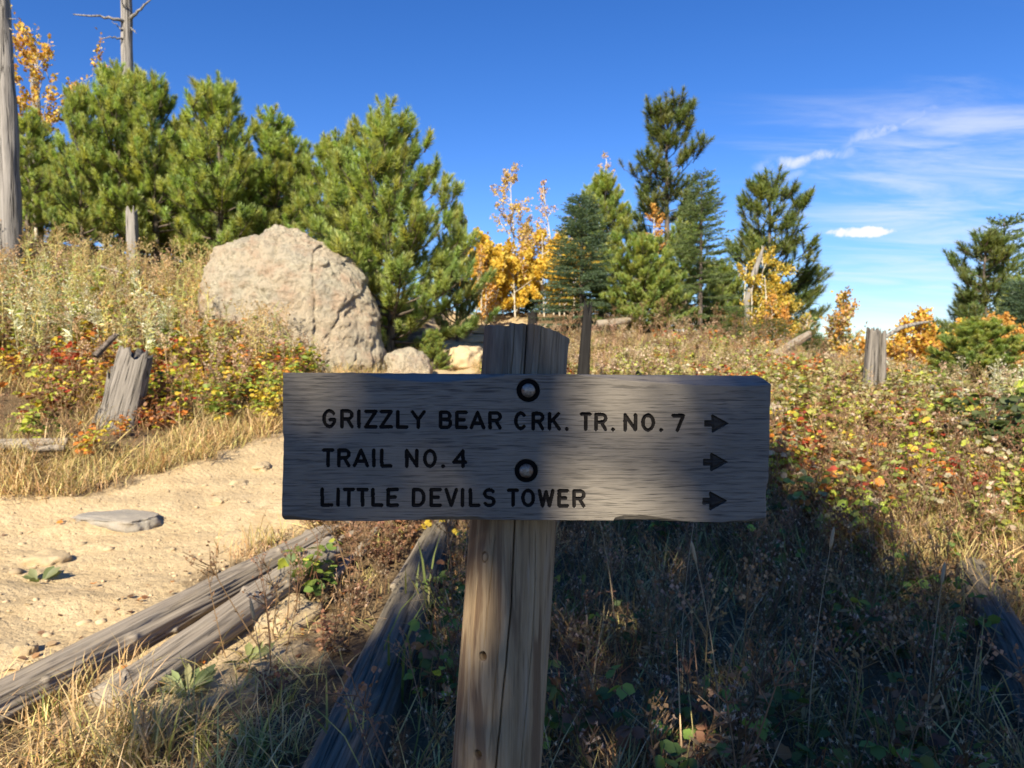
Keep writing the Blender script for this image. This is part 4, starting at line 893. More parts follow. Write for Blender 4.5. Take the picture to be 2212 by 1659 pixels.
T = [(2, 66, 570, 238, 18.6, 'leftmost pine standing right behind the tall bare trunk', .3, 1.15), (1, 178, 566, 178, 17.6, 'left pine with twin pale tips beside the dead branched trunk', 1.2, .8), (2, 262, 562, 134, 18.0, 'pine directly in front of the dead branched trunk', 2.2, 1.0),
     (1, 338, 562, 156, 17.9, 'pine with dark rounded top right of the dead branched trunk', 3.3, 1.05), (1, 400, 560, 258, 19.5, 'short pine in the gap between taller pines, behind weeds', .9, 1.2), (0, 478, 560, 165, 17.2, 'tall spire-topped pine left of the boulder peak', 4.3, 1.1),
     (2, 595, 560, 242, 18.0, 'pine behind the boulder, between two taller pines', 5.0, 1.2), (1, 728, 600, 280, 17.2, 'pine partly hidden behind the large pine right of the boulder', .2, 1.15), (3, 842, 772, 232, 14.6, 'largest full green pine right of the boulder, reaching the ground', 1.6, 1.12),
     (0, 988, 690, 436, 17.6, 'slim pine poking out at the right flank of the largest pine', 2.6, .62), (0, 1298, 700, 372, 21.8, 'tall light green pine behind the blue-green spruce', 2.0, 1.2), (3, 1388, 712, 503, 18.0, 'round soft green pine to the right of the blue-green spruce', 4.4, 1.45),
     (1, 1482, 705, 474, 21.5, 'pine half hidden behind the thin pointed spruce', 3.0, 1.1), (3, 2108, 862, 688, 12.0, 'low bushy pine at the right edge above the shrubs', .5, 2.2), (3, 30, 575, 300, 21, 'dim pine low behind the leftmost pine', 2.9, 1.3),
     (1, 1560, 720, 560, 23, 'olive pine behind the leaning bleached trunk', 1.9, 1.2), (2, 650, 590, 330, 20.5, 'pine tucked behind the boulder peak', 4.0, 1.3),
     (3, 120, 560, 330, 22, 'dark pine deep in the shade behind the left pines', .5, 1.5), (3, 230, 560, 350, 22.5, 'dark pine filling the gap left of the dead branched trunk', 1.5, 1.5), (3, 330, 560, 330, 22.5, 'dark pine filling the gap right of the dead branched trunk', 2.5, 1.5), (3, 420, 560, 350, 22, 'dark pine low behind the weeds left of the spire-topped pine', 3.5, 1.5),
     (3, 540, 560, 340, 22, 'dark pine low behind the left shoulder of the boulder', 4.5, 1.5), (0, 760, 620, 400, 19.5, 'dark pine low between the boulder and the largest pine', 5.5, 1.5), (1, 1440, 700, 560, 23, 'low pine under the tall dark open-crowned pine', .8, 1.6), (0, 2215, 830, 590, 18, 'pine cut off by the right edge of the picture', 1.1, 1.3)]
for k, u, vb, vt, y, lb, rz, wd in T: place(yp[k], used, u, vb, vt, y, 5.0, lb, rz, wd, GP)
# mature pines with open crowns
dk = (.20, .245, .085)
mp1 = tree_thing('mature_pine', pine(201, 10, 1.85, z0=.42, prof=lambda t: (.55 + .6 * math.sin(t * 9.5) ** 2) * (1.02 - t) ** .45, lev=.40, per=5, s_from=.45, twig=.5, step=.26, drop=.26, shoot_scale=1.9, col=dk, n=70, elev=(-4, 50), trunk_r=.15, lean=.015), 'tall dark open-crowned pine with bare lower trunk right of the post', 'pine tree', M['trunk'], M['needle'])
mp2 = tree_thing('mature_pine', pine(207, 8, 2.1, z0=.28, prof=lambda t: (.55 + .5 * math.cos(t * 8) ** 2) * (1.0 - t) ** .75 + .1, lev=.38, per=5, s_from=.4, twig=.5, step=.26, drop=.1, shoot_scale=1.7, col=(.23, .285, .095), n=70, elev=(-8, 45), trunk_r=.13), 'broad ragged pine left of the small white cloud', 'pine tree', M['trunk'], M['needle'])
place(mp1, used, 1432, 700, 217, 29, 10, mp1['label'], .4, 1.2); place(mp2, used, 1655, 735, 376, 25.5, 8, mp2['label'], 1.5, 1.35)
place(mp2, used, 2124, 800, 500, 19.5, 8, 'tall pine at the right edge with a bare slim trunk', 4.1, 1.2)
# spruces
sp1 = tree_thing('spruce_tree', spruce(301, 4.4, 1.0, col=(.95, 1.0, 1.2)), 'x', 'spruce tree', M['trunk'], M['needle']); sp2 = tree_thing('spruce_tree', spruce(302, 4.8, 1.15, lev=.22, drop=.2, col=(1.15, 1.1, .8)), 'x', 'spruce tree', M['trunk'], M['needle'])
place(sp1, used, 1256, 705, 430, 18.6, 4.4, 'blue-green spruce just right of the yellow aspen', .3, 1.6); place(sp2, used, 1512, 728, 380, 19, 4.8, 'thin pointed spruce in front of the tall dark pine', 1.2, 1.15)
place(sp2, used, 2160, 800, 478, 21.5, 4.8, 'dark pointed spruce behind the right edge pine', 2.2, 1.0); place(sp1, used, 2200, 820, 610, 16.5, 4.4, 'small spruce cut by the right edge of the picture', 2.9, 1.3)
# low green shrubs
place(sp2, used, 1590, 745, 668, 16.5, 4.8, 'low juniper-like green bush below the yellow aspen', .7, 3.0); place(sp2, used, 1668, 752, 690, 16.2, 4.8, 'low spreading green bush left of the slanting bleached log', 1.9, 3.6)
place(sp2, used, 1745, 760, 712, 16.8, 4.8, 'low yellowish green bush behind the slanting bleached log', 3.3, 3.2)
place(yp[2], used, 520, 585, 520, 15.2, 5.0, 'tiny pine sapling peeking over the left shoulder of the boulder', 2.1, 1.6, GP); place(yp[3], used, 935, 792, 712, 13.7, 5.0, 'small pine sapling at the foot of the largest pine', .9, 1.3, GP)
# aspens in autumn colour
YEL = ((.68, .50, .07), (.62, .47, .08), (.70, .46, .06)); ORG = ((.62, .32, .06), (.62, .38, .09), (.55, .27, .06)); PNK = ((.60, .42, .28), (.55, .36, .20), (.60, .45, .25)); OLV = ((.40, .33, .06), (.50, .36, .06), (.30, .30, .07))
GA = 'autumn aspens'
def asp(u, vb, vt, y, w, label, seed, nleaf, pal, **kw):
    g = onground(u, vb, y, -.05); h = at(u, vt, y).z - g.z
    return tree_thing('aspen_tree', aspen(seed, h, w, nleaf, pal, **kw), label, 'aspen', M['aspen'], M['leaf'], GA, g)
low = lambda t: 1.0 if t < .5 else .25
asp(1121, 680, 372, 22.5, 1.5, 'aspen with white trunk, sparse pinkish top and yellow lower leaves', 1, 3000, PNK + YEL, dens=lambda t: .5 if t > .5 else 1., stems=2)
asp(1070, 690, 520, 22, 1.35, 'golden aspen clump left of the white aspen trunk', 2, 8000, YEL, stems=12, z0=.03, leaf=.12); asp(1175, 690, 505, 22, 1.35, 'bright yellow aspen clump between white trunk and blue-green spruce', 3, 9000, YEL, stems=12, z0=.03, leaf=.12)
asp(1040, 690, 540, 20.5, .55, 'small orange aspen sapling beside the slim pine', 33, 500, ORG, stems=2, z0=.1)
asp(1292, 690, 352, 27, 1.5, 'nearly bare pinkish aspen rising behind the light green pine', 4, 1100, PNK, stems=3, z0=.3); asp(1215, 690, 400, 26, 1.2, 'thin pinkish aspen with sparse leaves behind the yellow clump', 14, 800, PNK + ORG, stems=2, z0=.2)
asp(1408, 690, 448, 25.5, .85, 'orange aspen glowing below the crown of the tall dark pine', 5, 1500, ORG, stems=2, z0=.3); asp(1650, 725, 528, 21, 1.35, 'olive yellow aspen around the leaning bleached trunk', 6, 7000, OLV + YEL, stems=9, z0=.05)
asp(1672, 725, 640, 19.5, .55, 'small bright orange aspen below the broad ragged pine', 15, 700, ORG, stems=2, z0=.05); asp(1822, 775, 640, 15.8, .62, 'slender pale orange aspen left of the right bank stump', 7, 900, OLV + ORG + PNK, stems=2, z0=.05)
asp(1745, 770, 690, 17, .5, 'faint leafy aspen sapling on the skyline right of the ragged pine', 17, 350, OLV + PNK, stems=2); asp(1968, 838, 682, 14.2, .78, 'dense orange aspen right of the grey bank stump', 8, 4200, ORG + YEL, stems=7, z0=.03)
asp(2160, 810, 690, 14.5, .8, 'orange aspen behind the low bushy pine', 9, 2600, ORG, stems=5, z0=.03); asp(88, 420, 122, 21.5, 4.2, 'orange aspen above the pines at upper left', 10, 5200, ORG + YEL, stems=6, z0=.5, leaf=.1)
for u_, vt_, y_, wd_, lb_ in ((1075, 612, 25, 2.2, 'low dark green pine behind the golden aspen clump'), (1150, 625, 24, 2.4, 'low dark green pine behind the white aspen trunk'), (1225, 630, 22.8, 2.4, 'low pine filling the foot of the blue-green spruce'), (1320, 640, 23.5, 2.2, 'low pine behind the round soft green pine')):
    place(yp[3], used, u_, 690, vt_, y_, 5.0, lb_, u_ * .01, wd_, GP)
# the pines that throw the shade: they stand behind the viewer, towards the sun
sh1 = tree_thing('shade_pine', pine(401, 10.5, 2.1, z0=.30, prof=lambda t: min(1, .8 + t) * (1 - t) ** .5 + .08, lev=.30, per=6, s_from=.25, twig=.5, step=.24, drop=.2, shoot_scale=1.7, col=dk, n=64, elev=(-5, 40), trunk_r=.17, up=.9, nl=.105, sl=.25, spr=(.5, 1.25)), 'large pine behind the viewer that shades the sign', 'pine tree', M['trunk'], M['needle'])
SHADE = [(-2.2, -5.8, .524, .9, ''), (-2.4, -11.1, 2.356, 1.0, 'farthest of three pines behind the viewer'), (-2.0, -9.3, 2.618, .9, 'middle one of three pines behind the viewer')]
for k, (x, y, rz, s, lb) in enumerate(SHADE):
    loc = (x, y, G(x, y) - .05)
    if k == 0: sh1.location = loc; sh1.rotation_euler = (0, 0, rz); sh1.scale = (s, s, s)
    else: copy_tree(sh1, loc, lb, rz, s)
# ------------------------------------------------------------------ undergrowth
def sample(rg, n, xr, yr, dens, hgt=True):
    """n ground points drawn with density dens(x, y) in 0..1, inside the view and a margin round it"""
    out = np.zeros((0, 2))
    for _ in range(40):
        q = np.stack([rg.uniform(*xr, n * 2), rg.uniform(*yr, n * 2)], 1)
        keep = (np.abs(q[:, 0]) < .86 * q[:, 1] + 1.2) & (rg.uniform(size=len(q)) < dens(q[:, 0], q[:, 1]))
        out = np.concatenate([out, q[keep]])
        if len(out) >= n: break
    out = out[:n]
    return np.column_stack([out, ground(out[:, 0], out[:, 1])])
def blade(rg, h, w, lean, droop, cb, ct, off=0.06, a=None):
    a = rg.uniform(0, 6.283) if a is None else a
    d = np.array([math.cos(a), math.sin(a), 0]); s = np.array([-math.sin(a), math.cos(a), 0]); p = np.array([rg.normal(0, off), rg.normal(0, off), -.01])
    t = np.array([0, .35, .7, 1.]); ctr = p + d * (lean * h * t + droop * h * t ** 2.4)[:, None] + np.array([0, 0, 1.]) * (h * (t - .45 * droop * t ** 2.6))[:, None]
    ww = np.array([.8, 1., .75, 0]) * w * .5; v = []; 
    for k in range(3): v += [ctr[k] - s * ww[k], ctr[k] + s * ww[k]]
    v.append(ctr[3]); f = [(0, 1, 3), (0, 3, 2), (2, 3, 5), (2, 5, 4), (4, 5, 6)]
    c = [np.array(cb) + (np.array(ct) - cb) * q for q in (0, 0, .45, .45, .85, .85, 1)]; return np.array(v), f, np.array(c)
def tuft(seed, n, h, w, cols, lean=.25, droop=.5, off=.05):
    rg = np.random.default_rng(seed); A = Acc()
    for k in range(n):
        cb, ct = cols[rg.integers(len(cols))]; q = rg.uniform(.8, 1.2)
        A.add(*blade(rg, h * rg.uniform(.5, 1.1), w * rg.uniform(.7, 1.2), abs(rg.normal(0, lean)), rg.uniform(.1, droop), np.array(cb) * q, np.array(ct) * q, off))
    return A.get()
def leaves_at(A, rg, pos, dirs, size, cols, tmpl=LEAF, flat=.6):
    k = len(pos); d = dirs / (np.linalg.norm(dirs, axis=1)[:, None] + 1e-9); nrm = np.array([0, 0, 1.]) + rg.normal(0, flat, (k, 3)); nrm -= d * (nrm * d).sum(1)[:, None]; nrm /= np.linalg.norm(nrm, axis=1)[:, None] + 1e-9
    F3 = np.stack([np.cross(d, nrm), d, nrm], axis=2); scatter(A, tmpl, pos, F3, size, cols)
def raspberry(seed, H, pal, canes=5, nodes=6, leaf=.075, wts=None, bare=.1, stem=(.28, .13, .07)):
    """arching canes carrying three-part leaves"""
    rg = np.random.default_rng(seed); A = Acc(); pal = np.array(pal); P = []; D = []; S_ = []; Cc = []
    for q in range(canes):
        a = rg.uniform(0, 6.28); h = H * rg.uniform(.6, 1.1); r = h * rg.uniform(.15, .5); t = np.linspace(0, 1, 6); o = rg.normal(0, .07, 2)
        pth = np.stack([o[0] + math.cos(a) * r * t ** 1.6, o[1] + math.sin(a) * r * t ** 1.6, h * (t - .18 * t ** 3)], 1); v, f = tube(pth, np.linspace(.005, .002, 6), 3, False); A.add(v, f, np.array(stem) * rg.uniform(.7, 1.3))
        base = pal[rg.choice(len(pal), p=wts)]
        for k in range(nodes):
            if rg.uniform() < bare: continue
            s = .25 + .75 * (k + rg.uniform()) / nodes; p = np.array([np.interp(s, t, pth[:, i_]) for i_ in range(3)]); b = rg.uniform(0, 6.28)
            d0 = np.array([math.cos(b), math.sin(b), rg.uniform(-.35, .35)]); tip = p + d0 * leaf * rg.uniform(.6, 1.1); col = base if rg.uniform() < .6 else pal[rg.choice(len(pal), p=wts)]
            sd = np.array([-d0[1], d0[0], 0])
            for dd, z in ((d0, 1.), (d0 * .4 + sd, .8), (d0 * .4 - sd, .8)):
                P.append(tip); D.append(dd + np.array([0, 0, rg.uniform(-.5, .1)])); S_.append(leaf * z * rg.uniform(.75, 1.15)); Cc.append(col * rg.uniform(.75, 1.2))
    leaves_at(A, rg, np.array(P), np.array(D), np.array(S_), np.array(Cc)); return A.get()
def weed(seed, H, stemc, leafc, topc_, nleaf=26, ll=.085, lw=.28, top=.22, ntop=40, tops=True, bushy=1.):
    """upright forb with narrow leaves and a branched seed head"""
    rg = np.random.default_rng(seed); A = Acc(); ln = rg.normal(0, .08, 2); t = np.linspace(0, 1, 5)
    pth = np.stack([ln[0] * H * t ** 1.5, ln[1] * H * t ** 1.5, H * t], 1); v, f = tube(pth, np.linspace(.006, .003, 5), 3, False); A.add(v, f, stemc)
    u = rg.uniform(.12, .9, nleaf); a = rg.uniform(0, 6.28, nleaf); P = np.stack([np.interp(u, t, pth[:, k]) for k in range(3)], 1); D = np.stack([np.cos(a), np.sin(a), rg.uniform(-.2, .9, nleaf)], 1)
    tm = (LEAF[0] * np.array([lw, 1, 1]), LEAF[1], LEAF[2]); tm = (np.array([(0, 0, 0), (lw * .45, .5, .05), (0, 1.1, -.05), (-lw * .45, .5, .05)]), QLEAF[1], np.ones((4, 3)))
    leaves_at(A, rg, P, D, ll * bushy * rg.uniform(.6, 1.2, nleaf) * (1.2 - .5 * u), np.array(leafc) * rg.uniform(.7, 1.25, (nleaf, 1)), tm, .8)
    if tops:
        for k in range(7):
            a_ = rg.uniform(0, 6.28); s = rg.uniform(.78, 1.); p = np.array([np.interp(s, t, pth[:, i_]) for i_ in range(3)]); e = p + np.array([math.cos(a_), math.sin(a_), rg.uniform(.6, 1.5)]) * top * rg.uniform(.25, .6)
            v, f = tube([p, e], [.003, .002], 3, False); A.add(v, f, stemc); m_ = ntop // 7; pp = p + (e - p) * rg.uniform(.4, 1.1, (m_, 1)) + rg.normal(0, .012, (m_, 3))
            scatter(A, QLEAF, pp, frames(rg.normal(size=(m_, 3))), .022 * rg.uniform(.6, 1.3, m_), np.array(topc_) * rg.uniform(.6, 1.3, (m_, 1)))
    return A.get()
def fluffy(seed, H, stemc, fl, n=9, leafc=(.20, .15, .09)):
    """dry aster: thin forking stems ending in pale seed fluff"""
    rg = np.random.default_rng(seed); A = Acc(); t = np.linspace(0, 1, 4); ln = rg.normal(0, .15, 2); pth = np.stack([ln[0] * H * t, ln[1] * H * t, H * .8 * t], 1); v, f = tube(pth, np.linspace(.004, .002, 4), 3, False); A.add(v, f, stemc)
    for k in range(n):
        s = rg.uniform(.35, 1); p = np.array([np.interp(s, t, pth[:, i_]) for i_ in range(3)]); a = rg.uniform(0, 6.28); e = p + np.array([math.cos(a) * .5, math.sin(a) * .5, rg.uniform(.4, 1.1)]) * H * rg.uniform(.1, .3)
        v, f = tube([p, e], [.002, .0015], 3, False); A.add(v, f, stemc); m_ = 12; dd = rg.normal(size=(m_, 3)); dd /= np.linalg.norm(dd, axis=1)[:, None]
        scatter(A, (np.array([(-.25, 0, 0), (.25, 0, 0), (0, 0, 1.)]), np.array([(0, 1, 2)]), np.ones((3, 3))), np.tile(e, (m_, 1)), frames(dd), .0095 * rg.uniform(.6, 1.2, m_), np.array(fl) * rg.uniform(.6, 1.25, (m_, 1)))
    m_ = 12; u = rg.uniform(.05, .7, m_); P = np.stack([np.interp(u, t, pth[:, k]) for k in range(3)], 1); a = rg.uniform(0, 6.28, m_); tm = (np.array([(0, 0, 0), (.13, .5, .05), (0, 1.1, -.05), (-.13, .5, .05)]), QLEAF[1], np.ones((4, 3)))
    leaves_at(A, rg, P, np.stack([np.cos(a), np.sin(a), rg.uniform(-.8, .6, m_)], 1), .05 * rg.uniform(.6, 1.2, m_), np.array(leafc) * rg.uniform(.6, 1.3, (m_, 1)), tm, .8); return A.get()
def scat_many(name, label, jobs, mat, seed):
    """jobs: (templates, positions, (scale lo, hi), lean, tint spread)"""
    rg = np.random.default_rng(seed); A = Acc()
    for tm, pos, (s0, s1), ln, ts in jobs:
        k = len(pos); fld = perlin(np.column_stack([pos[:, :2] * .7, np.full(k, seed * 3.7)])) * .9 + .5 + rg.normal(0, .09, k); pk = np.clip((fld * len(tm)).astype(int), 0, len(tm) - 1)   # like grows beside like
        for q in range(len(tm)):
            mk = pk == q; c = mk.sum()
            if c: scatter(A, tm[q], pos[mk], tilt(rg, c, ln), rg.uniform(s0, s1, c), rg.uniform(1 - ts, 1 + ts, (c, 1)) * rg.uniform(1 - ts * .3, 1 + ts * .3, (c, 3)))
    o = A.build(name, mat); o['kind'] = 'stuff'; o['label'] = label; return o
DRY = [((.36, .24, .10), (.66, .50, .25)), ((.42, .29, .13), (.70, .52, .27)), ((.34, .20, .09), (.58, .38, .17)), ((.32, .29, .10), (.58, .51, .19))]
GRN = [((.10, .15, .035), (.26, .30, .07)), ((.13, .17, .04), (.36, .34, .09)), ((.16, .18, .05), (.40, .34, .12))]
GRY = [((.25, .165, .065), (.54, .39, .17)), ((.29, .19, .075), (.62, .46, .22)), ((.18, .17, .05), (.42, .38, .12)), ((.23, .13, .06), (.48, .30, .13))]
dry = [tuft(500 + k, 20, .30, .006, DRY, .35, .7) for k in range(5)]; drys = [tuft(510 + k, 16, .16, .006, DRY, .5, .8, .07) for k in range(4)]
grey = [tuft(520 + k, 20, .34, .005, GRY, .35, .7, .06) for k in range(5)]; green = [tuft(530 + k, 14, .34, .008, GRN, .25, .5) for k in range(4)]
RED = (.42, .07, .035); ORA = (.58, .21, .04); YLW = (.58, .43, .05); LIM = (.45, .49, .07); GRE = (.20, .27, .05); BRN = (.24, .12, .06); PALE = (.54, .45, .32)
rasA = [raspberry(600 + k, .55, (RED, ORA, YLW, LIM, BRN), 5, 6, .062, (.16, .20, .20, .20, .24), .15) for k in range(6)]        # red and orange
rasB = [raspberry(620 + k, .60, (YLW, LIM, GRE, ORA, BRN), 5, 7, .066, (.25, .35, .25, .07, .08)) for k in range(6)]               # yellow and green
rasC = [raspberry(640 + k, (.5, .55, .45, .42, .5, .45, .38)[k], (LIM, (.27, .30, .07), (.40, .36, .16), PALE, ORA, BRN, RED), 5, 7, (.055, .05, .046, .05, .054, .048, .044)[k], np.array(((.25, .2, .1, .05, .2, .05, .15), (.15, .4, .25, .1, .05, .05, 0), (.15, .35, .2, .2, .03, .07, 0), (.4, .35, .1, .1, .03, .02, 0), (.2, .4, .15, .1, .05, .1, 0), (.05, .15, .3, .3, .05, .15, 0), (.1, .2, .2, .15, .15, .12, .08))[k]), .1 + .06 * (k % 3)) for k in range(7)]     # right bank
rasD = [raspberry(660 + k, .40, (GRE, (.10, .14, .035), LIM, BRN), 4, 5, .06, (.4, .3, .1, .2)) for k in range(4)]
rasE = [raspberry(670 + k, .45, (BRN, (.30, .15, .08), (.36, .20, .12), (.18, .09, .05)), 5, 6, .055, None, .1, (.20, .10, .06)) for k in range(4)]   # dead reddish brown
weedG = [weed(700 + k, .8, ((.66, .62, .26), (.58, .58, .24), (.64, .50, .25))[k % 3], ((.56, .56, .20), (.46, .50, .18), (.58, .46, .22))[k % 3], ((.44, .27, .12), (.40, .24, .12), (.52, .38, .2))[k % 3], 30) for k in range(6)]; weedP = [weed(710 + k, .8, (.56, .54, .32), (.60, .61, .42), (.68, .64, .5), 44, .10, .3, .15, 20, True) for k in range(3)]
weedB = [weed(720 + k, .75, (.30, .19, .10), (.26, .15, .08), (.34, .20, .11), 18, .06) for k in range(4)]; weedT = [weed(730 + k, .5, (.46, .32, .18), (.46, .32, .19), (.56, .42, .29), 26, .06, .3, .2, 50) for k in range(4)]
flf = [fluffy(740 + k, .42, (.24, .15, .08), (.60, .46, .32), 11, (.30, .20, .10)) for k in range(5)]
rg = np.random.default_rng(11); td = trail_d
_LG = [(at(690, 1790, 2.12), at(962, 1120, 5.45), .2), (at(-110, 1545, 2.62), at(700, 1160, 4.85), .16), (at(240, 1520, 2.78), at(712, 1212, 4.6), .12), (at(2300, 1590, 2.45), at(2105, 1215, 4.35), .16)]
def logd(x, y):
    """1 away from the fallen logs, 0 on them"""
    o_ = np.ones(np.shape(x))
    for a, b_, r_ in _LG:
        ex, ey = b_.x - a.x, b_.y - a.y; q = np.clip(((x - a.x) * ex + (y - a.y) * ey) / (ex * ex + ey * ey), 0, 1)
        o_ = o_ * (np.hypot(x - a.x - q * ex, y - a.y - q * ey) > r_)
    return o_
lim = lambda q, a, b_: ss(q, a, b_)
# left bank
leftb = lambda x, y: (x < -1.2) * (np.hypot(x + 3.75, (y - 6.85) * .8) > .30) * ((td(x, y) > .12) & (y > 4.2 + 0 * x)) * (np.hypot((x + 3.9), (y - 13.4) / 1.1) > 1.5)
upper = lambda x, y: leftb(x, y) * ss(y + .25 * (-x - 5), 8.6, 10.2)
lower = lambda x, y: leftb(x, y) * (1 - ss(y + .25 * (-x - 5), 8.3, 10.0))
scat_many('tall_weeds', 'tall yellow-green weeds with brown seed heads on the left bank', [
    (weedG, sample(rg, 760, (-12, -3.2), (8.2, 15.5), lambda x, y: upper(x, y) * ss(perlin(np.stack([x * .9, y * .9, x * 0 + 5], 1)), -.5, .3)), (.6, 1.35), .14, .28), (weedP, sample(rg, 200, (-12, -4.5), (8.5, 12.5), upper), (.7, 1.2), .1, .2), (weedB, sample(rg, 90, (-12, -3), (8, 15.5), lambda x, y: leftb(x, y)), (.6, 1.15), .16, .25), (weedT, sample(rg, 200, (-12, -3), (8, 15.5), lambda x, y: leftb(x, y)), (.8, 1.4), .16, .25)], M['leaf'], 1)
scat_many('bramble_leaves', 'red, orange and yellow bramble leaves covering the left bank', [
    (rasA, sample(rg, 190, (-8, -2.1), (6.4, 11), lambda x, y: leftb(x, y) * ss(td(x, y), .5, 1.3) * ss(perlin(np.stack([x * .7, y * .7, x * 0 + 2], 1)), -.45, .35)), (.6, 1.1), .15, .22),
    (rasB, sample(rg, 120, (-8, -1.6), (7.6, 12), lambda x, y: leftb(x, y) * ss(td(x, y), .4, .9) * ss(x + .2 * y, -4.5, -1.0) * ((y < 9.3) | (x / y < -.29))), (.6, 1.15), .15, .2),
    (rasB, sample(rg, 46, (-5.4, -3.35), (10.8, 11.9), lambda x, y: (td(x, y) > .1) * 1.), (.7, 1.15), .15, .2), (rasB, sample(rg, 70, (-11, -4), (9.0, 14.5), leftb), (.9, 1.5), .15, .25), (rasA, sample(rg, 36, (-10, -4), (9.0, 13.5), leftb), (.9, 1.4), .15, .2)], M['leaf'], 2)
scat_many('dry_grass', 'tan dry grass along the trail and over the left bank', [
    (dry, sample(rg, 900, (-10, -1.5), (4.6, 12), lambda x, y: leftb(x, y) * (1 - .6 * ss(td(x, y), 1.5, 4))), (.6, 1.25), .18, .25), (drys, sample(rg, 500, (-6.5, -1.3), (4.6, 9), lambda x, y: leftb(x, y) * (1 - ss(td(x, y), .3, 1.4))), (.6, 1.2), .25, .25),
    (dry, sample(rg, 140, (-2.6, .2), (8, 15), lambda x, y: (td(x, y) > .05) * (td(x, y) < .9)), (.5, 1.0), .2, .2), (weedB, sample(rg, 130, (-7, -1.8), (5.4, 9), lambda x, y: leftb(x, y) * ss(td(x, y), .2, .6)), (.4, .8), .2, .25),
    (dry, sample(rg, 160, (-8, 8), (16, 24), lambda x, y: (td(x, y) > .6) * .7), (.6, 1.0), .2, .2)], M['stalk'], 3)
# hillside behind the sign and the right bank
shade_edge = lambda x, y: ss(y - (4.6 + .35 * np.abs(x - .8)), 0, .8)
rightb = lambda x, y: (td(x, y) > .3) * (x > -1.3)
scat_many('bramble_leaves', 'green, cream and red bramble leaves covering the right bank', [
    (rasC, sample(rg, 760, (1.2, 9.5), (4.6, 11), lambda x, y: rightb(x, y) * ss(x, 1.2, 2.2) * ss(y - 4.6 + .2 * (x - 2), 0, 1.4) * (.25 + .75 * ss(perlin(np.stack([x * 1.3, y * 1.3, x * 0 + 8], 1)), -.35, .15))), (.6, 1.25), .15, .28), (weedB, sample(rg, 50, (1.2, 9.), (4.8, 11), rightb), (.5, .9), .2, .3), (weedT, sample(rg, 70, (1.2, 9.), (6, 11), rightb), (.6, 1.1), .2, .25), (dry, sample(rg, 200, (1.2, 9.), (4.8, 11), rightb), (.7, 1.4), .2, .25), (rasA, sample(rg, 100, (1.2, 6), (4.8, 8), lambda x, y: rightb(x, y) * ss(y, 4.9, 5.6) * ss(x, 1, 2)), (.6, .95), .15, .2),
    (rasC, sample(rg, 120, (-.6, 3), (7.5, 13), rightb), (.6, 1.0), .15, .2), (rasD, sample(rg, 60, (4.4, 7.5), (5.0, 8), lambda x, y: ss(x / y, .60, .68)), (1., 1.8), .15, .2)], M['leaf'], 4)
scat_many('tan_weeds', 'tan and pinkish dry weeds on the slope below the pines', [
    (weedT, sample(rg, 620, (.2, 9.5), (9.5, 18), lambda x, y: rightb(x, y) * ss(y, 9.5, 11.5)), (.45, .95), .18, .28), (dry, sample(rg, 420, (-.4, 10), (8, 17), rightb), (.7, 1.4), .15, .25), (rasC, sample(rg, 190, (1, 9), (10, 16), rightb), (.6, 1.1), .15, .2),
    (weedG, sample(rg, 330, (1.2, 9), (6.8, 14), rightb), (.3, .7), .18, .25), (weedB, sample(rg, 150, (1, 9.5), (12, 18.5), rightb), (.6, 1.1), .15, .2), (weedP, sample(rg, 14, (4.9, 6.4), (7.4, 8.6), lambda x, y: ss(x / y, .62, .68)), (.7, 1.1), .12, .2)], M['leaf'], 5)
# shaded foreground
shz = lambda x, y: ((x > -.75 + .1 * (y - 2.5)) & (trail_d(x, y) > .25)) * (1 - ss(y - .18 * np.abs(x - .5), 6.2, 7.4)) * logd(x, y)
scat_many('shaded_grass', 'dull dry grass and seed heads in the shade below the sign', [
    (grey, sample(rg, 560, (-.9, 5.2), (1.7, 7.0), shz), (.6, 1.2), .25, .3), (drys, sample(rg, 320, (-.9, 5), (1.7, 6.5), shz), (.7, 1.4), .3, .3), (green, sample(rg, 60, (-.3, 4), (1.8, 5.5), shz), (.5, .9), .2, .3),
    (weedB, sample(rg, 380, (-.7, 5), (1.9, 6.8), shz), (.4, .75), .2, .3), (grey, sample(rg, 260, (2.2, 6.5), (3.4, 7), lambda x, y: rightb(x, y)), (.6, 1.2), .25, .3)], M['stalk'], 6)
scat_many('seed_fluff', 'dry asters with pale fluffy seed heads in the shade', [(flf, sample(rg, 620, (-.6, 4.6), (1.8, 6.4), shz), (.65, 1.25), .2, .3), (flf, sample(rg, 90, (1.5, 6.), (4.8, 7.5), rightb), (.8, 1.3), .2, .3), (rasD, sample(rg, 90, (-.4, 4.2), (1.9, 6), shz), (.5, 1.0), .2, .3)], M['leaf'], 7)
# dead weeds between the logs, and the sunny grass at lower left
scat_many('dead_weeds', 'dead reddish brown weeds and twigs between the logs', [(rasE, sample(rg, 18, (-1.5, -.2), (2.7, 5.9), lambda x, y: logd(x, y) * (td(x, y) > .3) * ss(x + .12 * y, -1.0, -.6)), (.3, .55), .25, .25), (weedB, sample(rg, 50, (-1.5, -.3), (2.9, 5.8), lambda x, y: logd(x, y) * (td(x, y) > .3) * ss(x + .12 * y, -1.0, -.6)), (.4, .75), .25, .25), (rasE, sample(rg, 14, (-1.4, -.3), (4.8, 5.9), lambda x, y: logd(x, y) * (td(x, y) > .3) * 1.), (.6, .9), .2, .2),
    (drys, sample(rg, 90, (-1.5, -.2), (2.4, 5.6), lambda x, y: logd(x, y) * (td(x, y) > .3) * 1.), (.5, 1.), .4, .3), (flf, sample(rg, 40, (-1.3, -.2), (3.2, 5.6), lambda x, y: logd(x, y) * (td(x, y) > .3) * 1.), (.6, 1.0), .2, .2)], M['leaf'], 8)
